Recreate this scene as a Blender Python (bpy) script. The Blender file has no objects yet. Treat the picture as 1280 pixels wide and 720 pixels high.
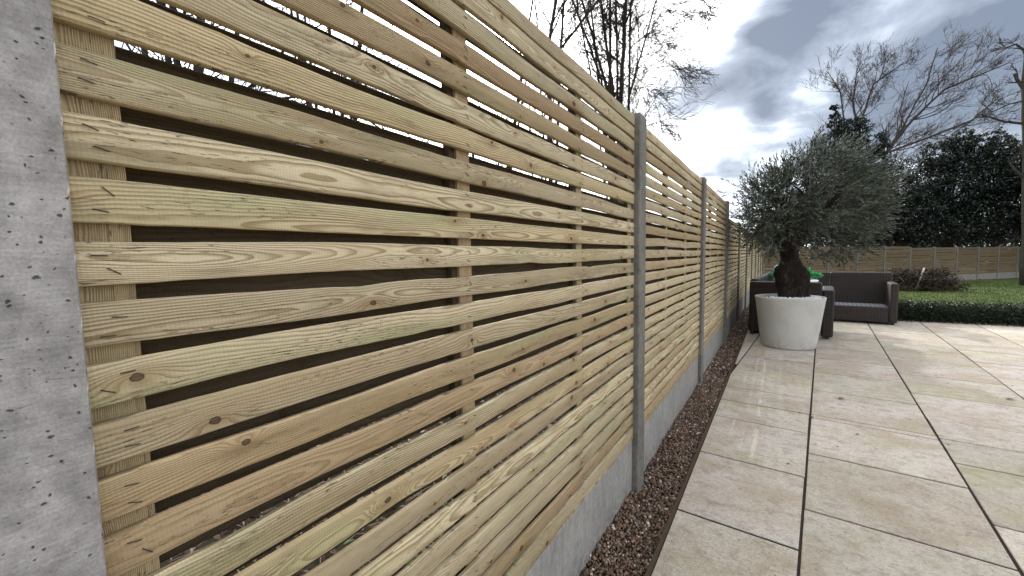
import bpy, bmesh, math, random
import numpy as np
from mathutils import Vector, Matrix, noise
rad = math.radians
scene = bpy.context.scene
COL = scene.collection
rng = random.Random(7)

# ------------------------------------------------------------------ camera
cam_d = bpy.data.cameras.new('camera'); cam = bpy.data.objects.new('camera', cam_d); COL.objects.link(cam)
R_ = Vector((0.8406, 0.5414, -0.0168)); D_ = Vector((0.0275, -0.0736, -0.9969)); F_ = Vector((-0.541, 0.8375, -0.0767))
CAM = Vector((0.5595, 0.0, 1.1206))
m = Matrix((( R_.x, -D_.x, -F_.x, CAM.x), (R_.y, -D_.y, -F_.y, CAM.y), (R_.z, -D_.z, -F_.z, CAM.z), (0, 0, 0, 1)))
cam.matrix_world = m
cam_d.sensor_width = 36.0; cam_d.lens = 516.7 / 1280 * 36.0
cam_d.clip_start = 0.02; cam_d.clip_end = 3000
scene.camera = cam

# ------------------------------------------------------------------ light
SUN = Vector((-0.484, 0.756, 0.4407)).normalized()
sun_d = bpy.data.lights.new('sun', 'SUN'); sun_d.energy = 1.2; sun_d.angle = rad(0.9); sun_d.color = (1.0, 0.95, 0.86)
sun = bpy.data.objects.new('sun', sun_d); COL.objects.link(sun)
sun.rotation_euler = SUN.to_track_quat('Z', 'Y').to_euler()
scene.view_settings.view_transform = 'Standard'; scene.view_settings.look = 'None'
scene.view_settings.exposure = 1.52; scene.view_settings.gamma = 1.0

class NT:
    """tiny node-tree writer"""
    def __init__(s, tree): s.t = tree
    def n(s, typ, out=0, props=None, **ins):
        nd = s.t.nodes.new(typ)
        for k, v in (props or {}).items(): setattr(nd, k, v)
        for k, v in ins.items():
            key = int(k[1:]) if k[0] == 'i' and k[1:].isdigit() else k.replace('_', ' ')
            sock = nd.inputs[key]
            if isinstance(v, bpy.types.NodeSocket): s.t.links.new(v, sock)
            else:
                if isinstance(v, (tuple, list)) and sock.type == 'RGBA' and len(v) == 3: v = (*v, 1)
                sock.default_value = v
        return nd.outputs[out]
    def m(s, op, a, b=0.0, c=0.0, clamp=False):
        nd = s.t.nodes.new('ShaderNodeMath'); nd.operation = op; nd.use_clamp = clamp
        for i, v in enumerate((a, b, c)):
            if isinstance(v, bpy.types.NodeSocket): s.t.links.new(v, nd.inputs[i])
            else: nd.inputs[i].default_value = v
        return nd.outputs[0]
    def mix(s, f, a, b, mode='MIX'):
        nd = s.t.nodes.new('ShaderNodeMix'); nd.data_type = 'RGBA'; nd.blend_type = mode
        for k, v in ((0, f), (6, a), (7, b)):
            if isinstance(v, bpy.types.NodeSocket): s.t.links.new(v, nd.inputs[k])
            else: nd.inputs[k].default_value = v if k == 0 else (*v[:3], 1)
        return nd.outputs[2]
    def noise(s, vec, scale=5.0, detail=3.0, rough=0.5, out=0, dist=0.0):
        return s.n('ShaderNodeTexNoise', out, Vector=vec, Scale=scale, Detail=detail, Roughness=rough, Distortion=dist)
    def smooth(s, x, a, b):
        return s.n('ShaderNodeMapRange', 0, {'interpolation_type': 'SMOOTHSTEP'}, Value=x, From_Min=a, From_Max=b)
    def vec(s, x=0.0, y=0.0, z=0.0): return s.n('ShaderNodeCombineXYZ', 0, X=x, Y=y, Z=z)
    def vm(s, op, a, b=(0, 0, 0), out=0):
        nd = s.t.nodes.new('ShaderNodeVectorMath'); nd.operation = op
        for i, v in enumerate((a, b)):
            if isinstance(v, bpy.types.NodeSocket): s.t.links.new(v, nd.inputs[i])
            else: nd.inputs[i].default_value = v
        return nd.outputs[out]
    def sep(s, v):
        nd = s.t.nodes.new('ShaderNodeSeparateXYZ'); s.t.links.new(v, nd.inputs[0]); return nd.outputs
    def ramp(s, f, stops):
        nd = s.t.nodes.new('ShaderNodeValToRGB'); cr = nd.color_ramp
        while len(cr.elements) < len(stops): cr.elements.new(0.5)
        for e, (p, c) in zip(cr.elements, stops): e.position = p; e.color = (*c, 1)
        s.t.links.new(f, nd.inputs[0]); return nd.outputs[0]

# ------------------------------------------------------------------ sky
world = bpy.data.worlds.new('World'); scene.world = world; world.use_nodes = True
wt = world.node_tree; wt.nodes.clear(); w = NT(wt)
sky = w.n('ShaderNodeTexSky', 0, {'sky_type': 'NISHITA', 'sun_disc': False, 'sun_elevation': math.asin(SUN.z),
                                  'sun_rotation': math.atan2(SUN.x, SUN.y)})
gen = w.vm('NORMALIZE', w.n('ShaderNodeTexCoord', 'Generated'))
gz = w.sep(gen)[2]
# project directions on a cloud deck so that the clouds flatten towards the horizon
den = w.m('ADD', w.m('MAXIMUM', gz, 0.0), 0.16)
deck = w.vm('DIVIDE', gen, w.vec(den, den, den))
n1 = w.noise(w.vm('ADD', deck, (3.1, 7.7, 0.0)), 0.85, 6, 0.52, dist=0.25)
n2 = w.noise(w.vm('ADD', deck, (11.3, 2.2, 4.0)), 2.3, 7, 0.55, dist=0.4)
cosang = w.vm('DOT_PRODUCT', gen, tuple(SUN), out=1)
ang = w.m('ARCCOSINE', w.m('MINIMUM', cosang, 0.99999))
def gauss(a, sig): return w.m('EXPONENT', w.m('MULTIPLY', w.m('POWER', w.m('DIVIDE', a, sig), 2.0), -1.0))
def lobe(v, sig, amp):
    c = w.vm('DOT_PRODUCT', gen, tuple(Vector(v).normalized()), out=1)
    a = w.m('ARCCOSINE', w.m('MINIMUM', c, 0.99999))
    return w.m('MULTIPLY', gauss(a, rad(sig)), amp)
def pixdir(px, py): return R_ * ((px - 640) / 516.7) + D_ * ((py - 360) / 516.7) + F_
whit = w.m('ADD', w.m('MULTIPLY', w.m('SUBTRACT', n1, 0.5), 1.7), w.m('MULTIPLY', w.m('SUBTRACT', n2, 0.5), 1.8))
whit = w.m('ADD', whit, 0.54)
whit = w.m('ADD', whit, w.m('MULTIPLY', gauss(ang, rad(24)), 0.75))
for px, py, sg, am in ((957, 138, 2.2, -0.5), (1150, 120, 6, -0.1), (945, 75, 6, -0.50), (1010, 20, 7, -0.50), (880, 130, 3.5, -0.25), (880, 175, 4.5, 0.25), (935, 170, 6, 0.40), (915, 212, 3.5, -0.65),
                       (1120, 25, 4, 0.25), (1190, 70, 9, -0.42), (1240, 20, 6, -0.2), (1010, 120, 5, 0.15), (885, 20, 5, 0.45)):
    whit = w.m('ADD', whit, lobe(pixdir(px, py), sg, am))
whit = w.m('MAXIMUM', w.m('MINIMUM', whit, 1.1), 0.0)
ccol = w.ramp(w.m('DIVIDE', whit, 1.1), [(0.0, (0.085, 0.10, 0.13)), (0.28, (0.20, 0.225, 0.268)), (0.52, (0.46, 0.50, 0.56)), (0.75, (1.0, 1.0, 1.0)), (1.0, (1.0, 1.0, 1.0))])
gl = w.m('ADD', 1.0, w.m('MULTIPLY', w.smooth(w.m('DIVIDE', whit, 1.1), 0.5, 1.0), 1.1))
gl = w.m('ADD', gl, w.m('MULTIPLY', gauss(ang, rad(9)), 2.0))
gl = w.m('ADD', gl, w.m('MULTIPLY', gauss(ang, rad(1.6)), 60.0))
b1 = w.n('ShaderNodeBackground', 0, Color=sky, Strength=0.10)
b2 = w.n('ShaderNodeBackground', 0, Color=ccol, Strength=gl)
mixs = wt.nodes.new('ShaderNodeMixShader'); mixs.inputs[0].default_value = 0.93
wt.links.new(b1, mixs.inputs[1]); wt.links.new(b2, mixs.inputs[2])
wo = wt.nodes.new('ShaderNodeOutputWorld'); wt.links.new(mixs.outputs[0], wo.inputs[0])

# ------------------------------------------------------------------ helpers
def tag(o, label=None, cat=None, group=None, kind=None):
    if label: o['label'] = label
    if cat: o['category'] = cat
    if group: o['group'] = group
    if kind: o['kind'] = kind
    return o
def link(name, data, parent=None, mat=None):
    o = bpy.data.objects.new(name, data); COL.objects.link(o)
    if parent: o.parent = parent
    if mat and data and not data.materials: data.materials.append(mat)
    return o
def empty(name, loc=(0, 0, 0), rz=0.0):
    o = bpy.data.objects.new(name, None); COL.objects.link(o); o.location = loc; o.rotation_euler = (0, 0, rz)
    o.empty_display_size = 0.1; return o
class MB:
    def __init__(s): s.v = []; s.f = []; s.a = {}; s.sm = []
    def add(s, vs, fs, smooth=False, **attrs):
        b = len(s.v); s.v.extend(vs); s.f.extend([tuple(i + b for i in f) for f in fs]); s.sm.extend([smooth] * len(fs))
        for k, vals in attrs.items():
            s.a.setdefault(k, []).extend(vals)
    def box(s, x0, x1, y0, y1, z0, z1, bev=0.0, **attrs):
        if bev <= 0:
            vs = [(x, y, z) for z in (z0, z1) for y in (y0, y1) for x in (x0, x1)]
            fs = [(0, 2, 3, 1), (4, 5, 7, 6), (0, 1, 5, 4), (2, 6, 7, 3), (0, 4, 6, 2), (1, 3, 7, 5)]
            s.add(vs, fs, **{k: [v] * 8 for k, v in attrs.items()}); return
        bm = bmesh.new(); bmesh.ops.create_cube(bm, size=1.0)
        for v in bm.verts:
            v.co = Vector(((x0 + x1) / 2 + v.co.x * (x1 - x0), (y0 + y1) / 2 + v.co.y * (y1 - y0), (z0 + z1) / 2 + v.co.z * (z1 - z0)))
        bmesh.ops.bevel(bm, geom=bm.edges[:], offset=bev, segments=2, profile=0.5, affect='EDGES')
        bm.verts.index_update()
        vs = [tuple(v.co) for v in bm.verts]; fs = [[v.index for v in f.verts] for f in bm.faces]; bm.free()
        s.add(vs, fs, **{k: [v] * len(vs) for k, v in attrs.items()})
    def tube(s, pts, rs, n=6, cap=True, smooth=True, **attrs):
        pts = [Vector(p) for p in pts]; vs = []; up = None
        for i, p in enumerate(pts):
            d = (pts[min(i + 1, len(pts) - 1)] - pts[max(i - 1, 0)])
            d = d.normalized() if d.length > 1e-9 else Vector((0, 0, 1))
            if up is None: up = d.orthogonal().normalized()
            else:
                up = (up - d * up.dot(d)); up = up.normalized() if up.length > 1e-6 else d.orthogonal().normalized()
            sd = d.cross(up)
            for k in range(n):
                a = 2 * math.pi * k / n
                vs.append(tuple(p + (up * math.cos(a) + sd * math.sin(a)) * rs[i]))
        fs = []
        for i in range(len(pts) - 1):
            for k in range(n):
                k2 = (k + 1) % n
                fs.append((i * n + k, i * n + k2, (i + 1) * n + k2, (i + 1) * n + k))
        if cap and n > 3: fs.append(tuple(range(n - 1, -1, -1))); fs.append(tuple(range((len(pts) - 1) * n, len(pts) * n)))
        s.add(vs, fs, smooth, **{k: [v] * len(vs) for k, v in attrs.items()})
    def mesh(s, name, mat=None):
        me = bpy.data.meshes.new(name); me.from_pydata(s.v, [], s.f)
        if any(s.sm): me.polygons.foreach_set('use_smooth', s.sm)
        for k, vals in s.a.items():
            if isinstance(vals[0], (tuple, list)):
                at = me.attributes.new(k, 'FLOAT_VECTOR', 'POINT'); at.data.foreach_set('vector', np.array(vals, dtype=np.float32).ravel())
            else:
                at = me.attributes.new(k, 'FLOAT', 'POINT'); at.data.foreach_set('value', np.array(vals, dtype=np.float32))
        if mat: me.materials.append(mat)
        return me
    def build(s, name, mat=None, parent=None): return link(name, s.mesh(name, mat), parent)
def np_mesh(name, verts, tris, mat, attrs=None, nper=3):
    """fast mesh of equal-sized polygons"""
    me = bpy.data.meshes.new(name); nv = len(verts); nf = len(tris)
    me.vertices.add(nv); me.vertices.foreach_set('co', np.asarray(verts, np.float32).ravel())
    me.loops.add(nf * nper); me.loops.foreach_set('vertex_index', np.asarray(tris, np.int32).ravel())
    me.polygons.add(nf); me.polygons.foreach_set('loop_start', np.arange(0, nf * nper, nper, dtype=np.int32))
    for k, v in (attrs or {}).items():
        at = me.attributes.new(k, 'FLOAT', 'POINT'); at.data.foreach_set('value', np.asarray(v, np.float32))
    me.update(calc_edges=True); me.validate(); me.materials.append(mat)
    return me
def material(name, rough=0.8, spec=0.3):
    mt = bpy.data.materials.new(name); mt.use_nodes = True; t = mt.node_tree
    b = t.nodes['Principled BSDF']; b.inputs['Roughness'].default_value = rough; b.inputs['Specular IOR Level'].default_value = spec
    return mt, NT(t), b
def setc(nt, b, col=None, rough=None, height=None, dist=0.002, strength=1.0):
    if col is not None:
        if isinstance(col, bpy.types.NodeSocket): nt.t.links.new(col, b.inputs['Base Color'])
        else: b.inputs['Base Color'].default_value = (*col, 1)
    if rough is not None:
        if isinstance(rough, bpy.types.NodeSocket): nt.t.links.new(rough, b.inputs['Roughness'])
        else: b.inputs['Roughness'].default_value = rough
    if height is not None:
        bp = nt.n('ShaderNodeBump', 0, Strength=strength, Distance=dist, Height=height); nt.t.links.new(bp, b.inputs['Normal'])

# ------------------------------------------------------------------ materials
def wood_material(name, bright=1.0, brown=0.0):
    mt, t, b = material(name, 0.75, 0.25)
    loc = t.n('ShaderNodeAttribute', 'Vector', {'attribute_name': 'loc'})
    par = t.n('ShaderNodeAttribute', 'Vector', {'attribute_name': 'par'})
    L, Dp, H = t.sep(loc); rnd, pd, ph = t.sep(par)
    Ls = t.m('ADD', L, t.m('MULTIPLY', rnd, 57.0))
    # knots: random points along the length
    kin = t.m('MULTIPLY', Ls, 2.4)
    vor = t.t.nodes.new('ShaderNodeTexVoronoi'); vor.voronoi_dimensions = '1D'; vor.inputs['Scale'].default_value = 1.0; vor.inputs['Randomness'].default_value = 1.0
    t.t.links.new(kin, vor.inputs['W'])
    kc = t.sep(vor.outputs['Color'])
    dx = t.m('DIVIDE', t.m('SUBTRACT', vor.outputs['W'], kin), 2.4)
    zk = t.m('MULTIPLY', t.m('SUBTRACT', kc[0], 0.5), 0.034)
    dz = t.m('SUBTRACT', H, zk)
    has = t.m('GREATER_THAN', kc[2], 0.22)
    rk = t.m('ADD', 0.0024, t.m('MULTIPLY', t.m('POWER', kc[1], 1.8), 0.0065))
    wob = t.noise(t.vec(t.m('MULTIPLY', Ls, 90.0), t.m('MULTIPLY', H, 90.0)), 1.0, 2)
    rr = t.m('SQRT', t.m('ADD', t.m('MULTIPLY', t.m('POWER', dx, 2.0), 0.55), t.m('POWER', dz, 2.0)))
    rr = t.m('ADD', rr, t.m('MULTIPLY', t.m('SUBTRACT', wob, 0.5), 0.0035))
    g = t.m('EXPONENT', t.m('MULTIPLY', t.m('ADD', t.m('POWER', t.m('DIVIDE', dx, t.m('MULTIPLY', rk, 7.0)), 2.0),
                                           t.m('POWER', t.m('DIVIDE', dz, t.m('MULTIPLY', rk, 2.4)), 2.0)), -1.0))
    g = t.m('MULTIPLY', g, has)
    # growth rings round a wandering pith
    wn = t.noise(t.vec(t.m('MULTIPLY', Ls, 1.6), rnd, 0.0), 1.0, 2, out=1)
    wx, wy, wz = t.sep(wn)
    fine = t.noise(t.vec(t.m('MULTIPLY', Ls, 9.0), t.m('MULTIPLY', H, 30.0), rnd), 1.0, 3)
    a = t.m('ADD', t.m('ADD', Dp, pd), t.m('MULTIPLY', t.m('SUBTRACT', wx, 0.5), 0.055))
    c = t.m('ADD', t.m('ADD', H, ph), t.m('MULTIPLY', t.m('SUBTRACT', wy, 0.5), 0.05))
    r = t.m('SQRT', t.m('ADD', t.m('POWER', a, 2.0), t.m('POWER', c, 2.0)))
    r = t.m('ADD', r, t.m('MULTIPLY', t.m('SUBTRACT', fine, 0.5), 0.0045))
    r = t.m('ADD', r, t.m('MULTIPLY', g, t.m('MULTIPLY', rk, 2.2)))
    rw = t.m('ADD', 0.0015, t.m('MULTIPLY', t.m('FRACT', t.m('MULTIPLY', rnd, 7.13)), 0.0022))
    fr = t.m('FRACT', t.m('DIVIDE', r, rw))
    late = t.m('MULTIPLY', t.smooth(fr, 0.30, 0.90), t.m('SUBTRACT', 1.0, t.smooth(fr, 0.93, 1.0)))
    amp = t.m('ADD', 0.30, t.m('MULTIPLY', t.noise(t.vec(t.m('MULTIPLY', Ls, 2.5), t.m('MULTIPLY', r, 120.0)), 1.0, 2), 0.75))
    late = t.m('MULTIPLY', late, amp)
    late = t.m('MULTIPLY', late, 1.2)
    sel = t.m('FRACT', t.m('MULTIPLY', rnd, 13.7))
    early = t.ramp(sel, [(0.0, (0.575, 0.48, 0.31)), (0.25, (0.52, 0.425, 0.275)), (0.5, (0.62, 0.525, 0.34)), (0.75, (0.52, 0.42, 0.245)), (0.93, (0.42, 0.305, 0.18)), (1.0, (0.42, 0.28, 0.14))])
    lcol = t.ramp(sel, [(0.0, (0.27, 0.195, 0.10)), (0.5, (0.26, 0.18, 0.085)), (0.93, (0.27, 0.17, 0.08)), (1.0, (0.22, 0.13, 0.06))])
    col = t.mix(late, early, lcol)
    # heartwood patches, greener preservative, fibres
    pat = t.smooth(t.noise(t.vec(t.m('MULTIPLY', Ls, 1.4), t.m('MULTIPLY', r, 28.0), rnd), 1.0, 3), 0.50, 0.72)
    col = t.mix(t.m('MULTIPLY', pat, 0.55), col, (0.36, 0.25, 0.13))
    grn = t.smooth(t.noise(t.vec(t.m('MULTIPLY', Ls, 2.2), t.m('MULTIPLY', H, 14.0), t.m('ADD', rnd, 5.0)), 1.0, 4), 0.50, 0.72)
    col = t.mix(t.m('MULTIPLY', grn, 0.48), col, (0.30, 0.32, 0.15))
    dirt = t.smooth(t.noise(t.vec(t.m('MULTIPLY', Ls, 6.0), t.m('MULTIPLY', H, 60.0), t.m('ADD', rnd, 2.0)), 1.0, 5, 0.65), 0.48, 0.72)
    col = t.mix(t.m('MULTIPLY', dirt, 0.62), col, (0.24, 0.18, 0.10))
    fib = t.noise(t.vec(t.m('MULTIPLY', Ls, 22.0), t.m('MULTIPLY', H, 900.0), t.m('MULTIPLY', Dp, 900.0)), 1.0, 3, 0.6)
    col = t.mix(0.5, col, t.mix(1.0, col, t.n('ShaderNodeCombineColor', 0, Red=t.m('ADD', 0.45, t.m('MULTIPLY', fib, 1.1)), Green=t.m('ADD', 0.45, t.m('MULTIPLY', fib, 1.1)), Blue=t.m('ADD', 0.45, t.m('MULTIPLY', fib, 1.1))), 'MULTIPLY'))
    # dark checks and resin dashes
    fz = t.noise(t.vec(t.m('MULTIPLY', Ls, 75.0), t.m('MULTIPLY', H, 620.0), rnd), 1.0, 2)
    fm = t.smooth(t.noise(t.vec(t.m('MULTIPLY', Ls, 4.0), t.m('MULTIPLY', H, 40.0), t.m('ADD', rnd, 9.0)), 1.0, 2), 0.44, 0.62)
    fleck = t.m('MULTIPLY', t.smooth(fz, 0.62, 0.69), fm)
    col = t.mix(t.m('MULTIPLY', fleck, 0.9), col, (0.10, 0.085, 0.05))
    crack_n = t.noise(t.vec(t.m('MULTIPLY', Ls, 3.0), t.m('MULTIPLY', t.m('ADD', H, t.m('MULTIPLY', fine, 0.006)), 330.0), t.m('ADD', rnd, 3.0)), 1.0, 1)
    crack = t.smooth(crack_n, 0.735, 0.77)
    col = t.mix(t.m('MULTIPLY', crack, 0.6), col, (0.13, 0.09, 0.05))
    # knot body
    halo = t.m('MULTIPLY', g, 0.62)
    col = t.mix(halo, col, (0.30, 0.19, 0.085))
    core = t.m('MULTIPLY', t.m('SUBTRACT', 1.0, t.smooth(t.m('DIVIDE', rr, rk), 0.85, 1.15)), has)
    kr = t.m('FRACT', t.m('DIVIDE', rr, 0.0013))
    kcol = t.mix(kr, (0.16, 0.10, 0.05), (0.07, 0.045, 0.024))
    kcol = t.mix(t.smooth(t.m('DIVIDE', rr, rk), 0.6, 0.95), kcol, (0.045, 0.032, 0.018))
    col = t.mix(core, col, kcol)
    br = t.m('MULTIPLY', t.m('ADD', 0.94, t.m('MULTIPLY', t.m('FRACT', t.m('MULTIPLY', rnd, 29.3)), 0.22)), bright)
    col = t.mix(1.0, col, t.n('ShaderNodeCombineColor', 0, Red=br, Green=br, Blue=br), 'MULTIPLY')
    if brown: col = t.mix(brown, col, (0.22, 0.14, 0.07))
    saw = t.m('SINE', t.m('MULTIPLY', t.m('ADD', Ls, t.m('MULTIPLY', H, 0.08)), 1500.0))
    hgt = t.m('ADD', t.m('MULTIPLY', late, 0.9), t.m('MULTIPLY', saw, 0.10))
    hgt = t.m('ADD', hgt, t.m('MULTIPLY', fib, 0.7))
    hgt = t.m('SUBTRACT', hgt, t.m('MULTIPLY', t.m('ADD', crack, fleck), 1.2))
    hgt = t.m('ADD', hgt, t.m('MULTIPLY', t.noise(t.vec(t.m('MULTIPLY', Ls, 12.0), t.m('MULTIPLY', H, 40.0)), 1.0, 2), 1.2))
    setc(t, b, col, height=hgt, dist=0.0010, strength=0.9)
    return mt
WOOD = wood_material('treated_softwood', 0.90)
WOODSHADE = wood_material('treated_softwood_rear_shaded', 0.085, 0.2)  # same timber, colour darkened to put shade into the gaps
WOODF = wood_material('weathered_fence_boards', 0.25, 0.35)

def concrete_material(name, base, dark, hole=1.0, streak=False):
    mt, t, b = material(name, 0.85, 0.3)
    g = t.n('ShaderNodeNewGeometry', 'Position')
    big = t.noise(t.vm('MULTIPLY', g, (9.0, 9.0, 5.0)), 1.0, 6, 0.65, dist=0.6); mid = t.noise(g, 38.0, 5, 0.6); fin = t.noise(g, 420.0, 3, 0.6)
    fac = t.m('ADD', t.m('MULTIPLY', big, 0.55), t.m('MULTIPLY', mid, 0.45))
    col = t.mix(t.smooth(fac, 0.33, 0.68), dark, base)
    # fine trowelled scratches running up the post
    st = t.noise(t.vm('MULTIPLY', g, (300.0, 34.0, 320.0)) if not streak else t.vm('MULTIPLY', g, (120.0, 120.0, 7.0)), 1.0, 3, 0.6)
    col = t.mix(0.16 if not streak else 0.25, col, t.mix(t.smooth(st, 0.3, 0.75), tuple(v * 0.6 for v in dark), tuple(v * 1.12 for v in base)))
    warp = t.vm('ADD', g, t.vm('SCALE', t.noise(g, 60.0, 2, out=1), (0, 0, 0)))
    warp = t.vm('MULTIPLY_ADD', t.noise(g, 90.0, 3, out=1), (0.011, 0.011, 0.011))
    nd = warp.node; t.t.links.new(g, nd.inputs[2])
    def pits(scale, thr, keep):
        v = t.t.nodes.new('ShaderNodeTexVoronoi'); v.inputs['Scale'].default_value = scale; v.inputs['Randomness'].default_value = 1.0
        t.t.links.new(t.vm('MULTIPLY', warp, (1.0, 1.0, 1.15)), v.inputs['Vector'])
        kc = t.sep(v.outputs['Color'])
        rr_ = t.m('MULTIPLY', t.m('ADD', 0.35, kc[1]), thr)
        p = t.m('SUBTRACT', 1.0, t.smooth(t.m('DIVIDE', v.outputs['Distance'], rr_), 0.45, 1.15))
        return t.m('MULTIPLY', p, t.m('GREATER_THAN', kc[0], keep))
    p = t.m('MAXIMUM', t.m('MAXIMUM', pits(34.0, 0.09, 0.72), pits(70.0, 0.13, 0.60)), pits(150.0, 0.20, 0.45))
    p = t.m('MULTIPLY', p, hole)
    sc = t.smooth(t.noise(t.vm('MULTIPLY', g, (40.0, 70.0, 420.0)), 1.0, 2, dist=1.0), 0.70, 0.80)
    col = t.mix(t.m('MULTIPLY', sc, 0.35), col, tuple(v * 0.35 for v in dark))
    col = t.mix(t.m('MULTIPLY', p, 0.88), col, (0.035, 0.034, 0.034))
    gr = t.m('ADD', 0.62, t.m('MULTIPLY', fin, 0.76)); col = t.mix(1.0, col, t.n('ShaderNodeCombineColor', 0, Red=gr, Green=gr, Blue=gr), 'MULTIPLY')
    if streak:      # soil thrown up by rain
        zz_ = t.sep(g)[2]; spl = t.m('MULTIPLY', t.smooth(zz_, 0.10, -0.02), t.smooth(t.noise(t.vm('MULTIPLY', g, (30.0, 30.0, 45.0)), 1.0, 6, 0.7), 0.40, 0.62))
        col = t.mix(t.m('MULTIPLY', spl, 0.55), col, (0.10, 0.068, 0.045))
        wsp = t.smooth(t.noise(t.vm('MULTIPLY', g, (150.0, 150.0, 50.0)), 1.0, 3, 0.5), 0.68, 0.76); col = t.mix(t.m('MULTIPLY', wsp, 0.4), col, (0.5, 0.49, 0.46))
    hgt = t.m('ADD', t.m('MULTIPLY', mid, 0.6), t.m('MULTIPLY', fin, 0.35))
    hgt = t.m('ADD', hgt, t.m('MULTIPLY', st, 0.18))
    hgt = t.m('SUBTRACT', hgt, t.m('MULTIPLY', p, 2.2)); hgt = t.m('SUBTRACT', hgt, t.m('MULTIPLY', sc, 0.6))
    setc(t, b, col, height=hgt, dist=0.0016, strength=0.8)
    return mt
CONC = concrete_material('cast_concrete', (0.43, 0.405, 0.385), (0.18, 0.168, 0.158))
CONCW = concrete_material('dark_post_concrete', (0.21, 0.195, 0.168), (0.095, 0.088, 0.074), 0.8)  # darker concrete, for every post but the nearest
CONCG = concrete_material('gravel_board_concrete', (0.34, 0.325, 0.295), (0.19, 0.183, 0.168), 0.35, True)

def simple(name, col, rough=0.8, spec=0.3, var=0.25, scale=20.0, bump=0.0):
    mt, t, b = material(name, rough, spec)
    g = t.n('ShaderNodeNewGeometry', 'Position'); nz = t.noise(g, scale, 4, 0.6)
    c = t.mix(nz, tuple(v * (1 - var) for v in col), tuple(v * (1 + var) for v in col))
    setc(t, b, c, height=nz if bump else None, dist=bump or 0.001)
    return mt

def slab_material():
    mt, t, b = material('riven_sandstone', 0.85, 0.2)
    g = t.n('ShaderNodeNewGeometry', 'Position')
    rnd = t.n('ShaderNodeObjectInfo', 'Random')
    off = t.vec(t.m('MULTIPLY', rnd, 31.0), t.m('MULTIPLY', rnd, 17.0), 0.0)
    p = t.vm('ADD', g, off)
    big = t.noise(p, 2.6, 4, 0.55, dist=0.5)
    mid = t.noise(t.vm('MULTIPLY', p, (13.0, 17.0, 10.0)), 1.0, 9, 0.72, dist=0.3)
    rip = t.noise(t.vm('MULTIPLY', p, (60.0, 95.0, 10.0)), 1.0, 7, 0.7, dist=0.5)
    fin = t.noise(p, 260.0, 4, 0.75)
    base = t.ramp(rnd, [(0.0, (0.485, 0.43, 0.365)), (0.25, (0.54, 0.485, 0.43)), (0.5, (0.455, 0.41, 0.345)), (0.75, (0.55, 0.48, 0.43)), (1.0, (0.51, 0.465, 0.41))])
    col = t.mix(t.smooth(big, 0.35, 0.7), base, t.mix(1.0, base, (0.78, 0.72, 0.64), 'MULTIPLY'))
    col = t.mix(t.m('MULTIPLY', t.smooth(mid, 0.46, 0.66), 0.6), col, (0.25, 0.205, 0.16))
    col = t.mix(t.m('MULTIPLY', t.smooth(rip, 0.51, 0.62), 0.5), col, (0.22, 0.175, 0.135))
    col = t.mix(t.m('MULTIPLY', t.smooth(rip, 0.46, 0.30), 0.5), col, (0.60, 0.56, 0.50))
    # algae film, patchy across the terrace
    al = t.smooth(t.noise(t.vm('MULTIPLY', t.vm('ADD', g, (4.2, 0.6, 0)), (0.7, 1.5, 1.0)), 1.0, 5, 0.65), 0.44, 0.66)
    al = t.m('MULTIPLY', al, t.smooth(t.noise(t.vm('MULTIPLY', p, (5.0, 11.0, 5.0)), 1.0, 6, 0.7), 0.34, 0.66))
    al = t.m('MULTIPLY', al, t.m('ADD', 0.35, t.m('FRACT', t.m('MULTIPLY', rnd, 7.7))))
    col = t.mix(t.m('MULTIPLY', al, 0.95), col, (0.33, 0.315, 0.17))
    tone = t.m('ADD', 0.84, t.m('MULTIPLY', t.m('FRACT', t.m('MULTIPLY', rnd, 23.3)), 0.26)); col = t.mix(1.0, col, t.n('ShaderNodeCombineColor', 0, Red=tone, Green=tone, Blue=tone), 'MULTIPLY')
    sp = t.smooth(t.noise(p, 120.0, 3, 0.6), 0.63, 0.70)
    col = t.mix(t.m('MULTIPLY', sp, 0.75), col, (0.10, 0.08, 0.06))
    f2 = t.m('ADD', 0.22, t.m('MULTIPLY', fin, 1.6))
    col = t.mix(1.0, col, t.n('ShaderNodeCombineColor', 0, Red=f2, Green=f2, Blue=f2), 'MULTIPLY')
    hgt = t.m('ADD', t.m('MULTIPLY', rip, 1.0), t.m('MULTIPLY', mid, 1.4)); hgt = t.m('ADD', hgt, t.m('MULTIPLY', fin, 0.3))
    ro = t.m('ADD', 0.78, t.m('MULTIPLY', mid, 0.3))
    setc(t, b, col, rough=ro, height=hgt, dist=0.006, strength=0.8)
    return mt
SLAB = slab_material()
MORTAR = simple('dark_joint_compound', (0.022, 0.016, 0.012), 0.9, 0.2, 0.4, 60, 0.002)

def gravel_material():
    mt, t, b = material('gravel_stone', 0.6, 0.45)
    a = t.n('ShaderNodeAttribute', 'Fac', {'attribute_name': 'rnd'})
    c = t.ramp(a, [(0.0, (0.025, 0.015, 0.010)), (0.25, (0.085, 0.045, 0.026)), (0.45, (0.19, 0.105, 0.06)), (0.60, (0.05, 0.033, 0.024)), (0.78, (0.30, 0.19, 0.115)), (0.93, (0.12, 0.09, 0.07)), (1.0, (0.66, 0.57, 0.46))])
    g = t.n('ShaderNodeNewGeometry', 'Position'); nz = t.noise(g, 260.0, 3)
    c = t.mix(0.6, c, t.mix(1.0, c, t.ramp(nz, [(0.3, (0.5, 0.5, 0.5)), (0.7, (1.35, 1.35, 1.35))]), 'MULTIPLY'))
    setc(t, b, c, height=nz, dist=0.001)
    return mt
GRAV = gravel_material()

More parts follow.
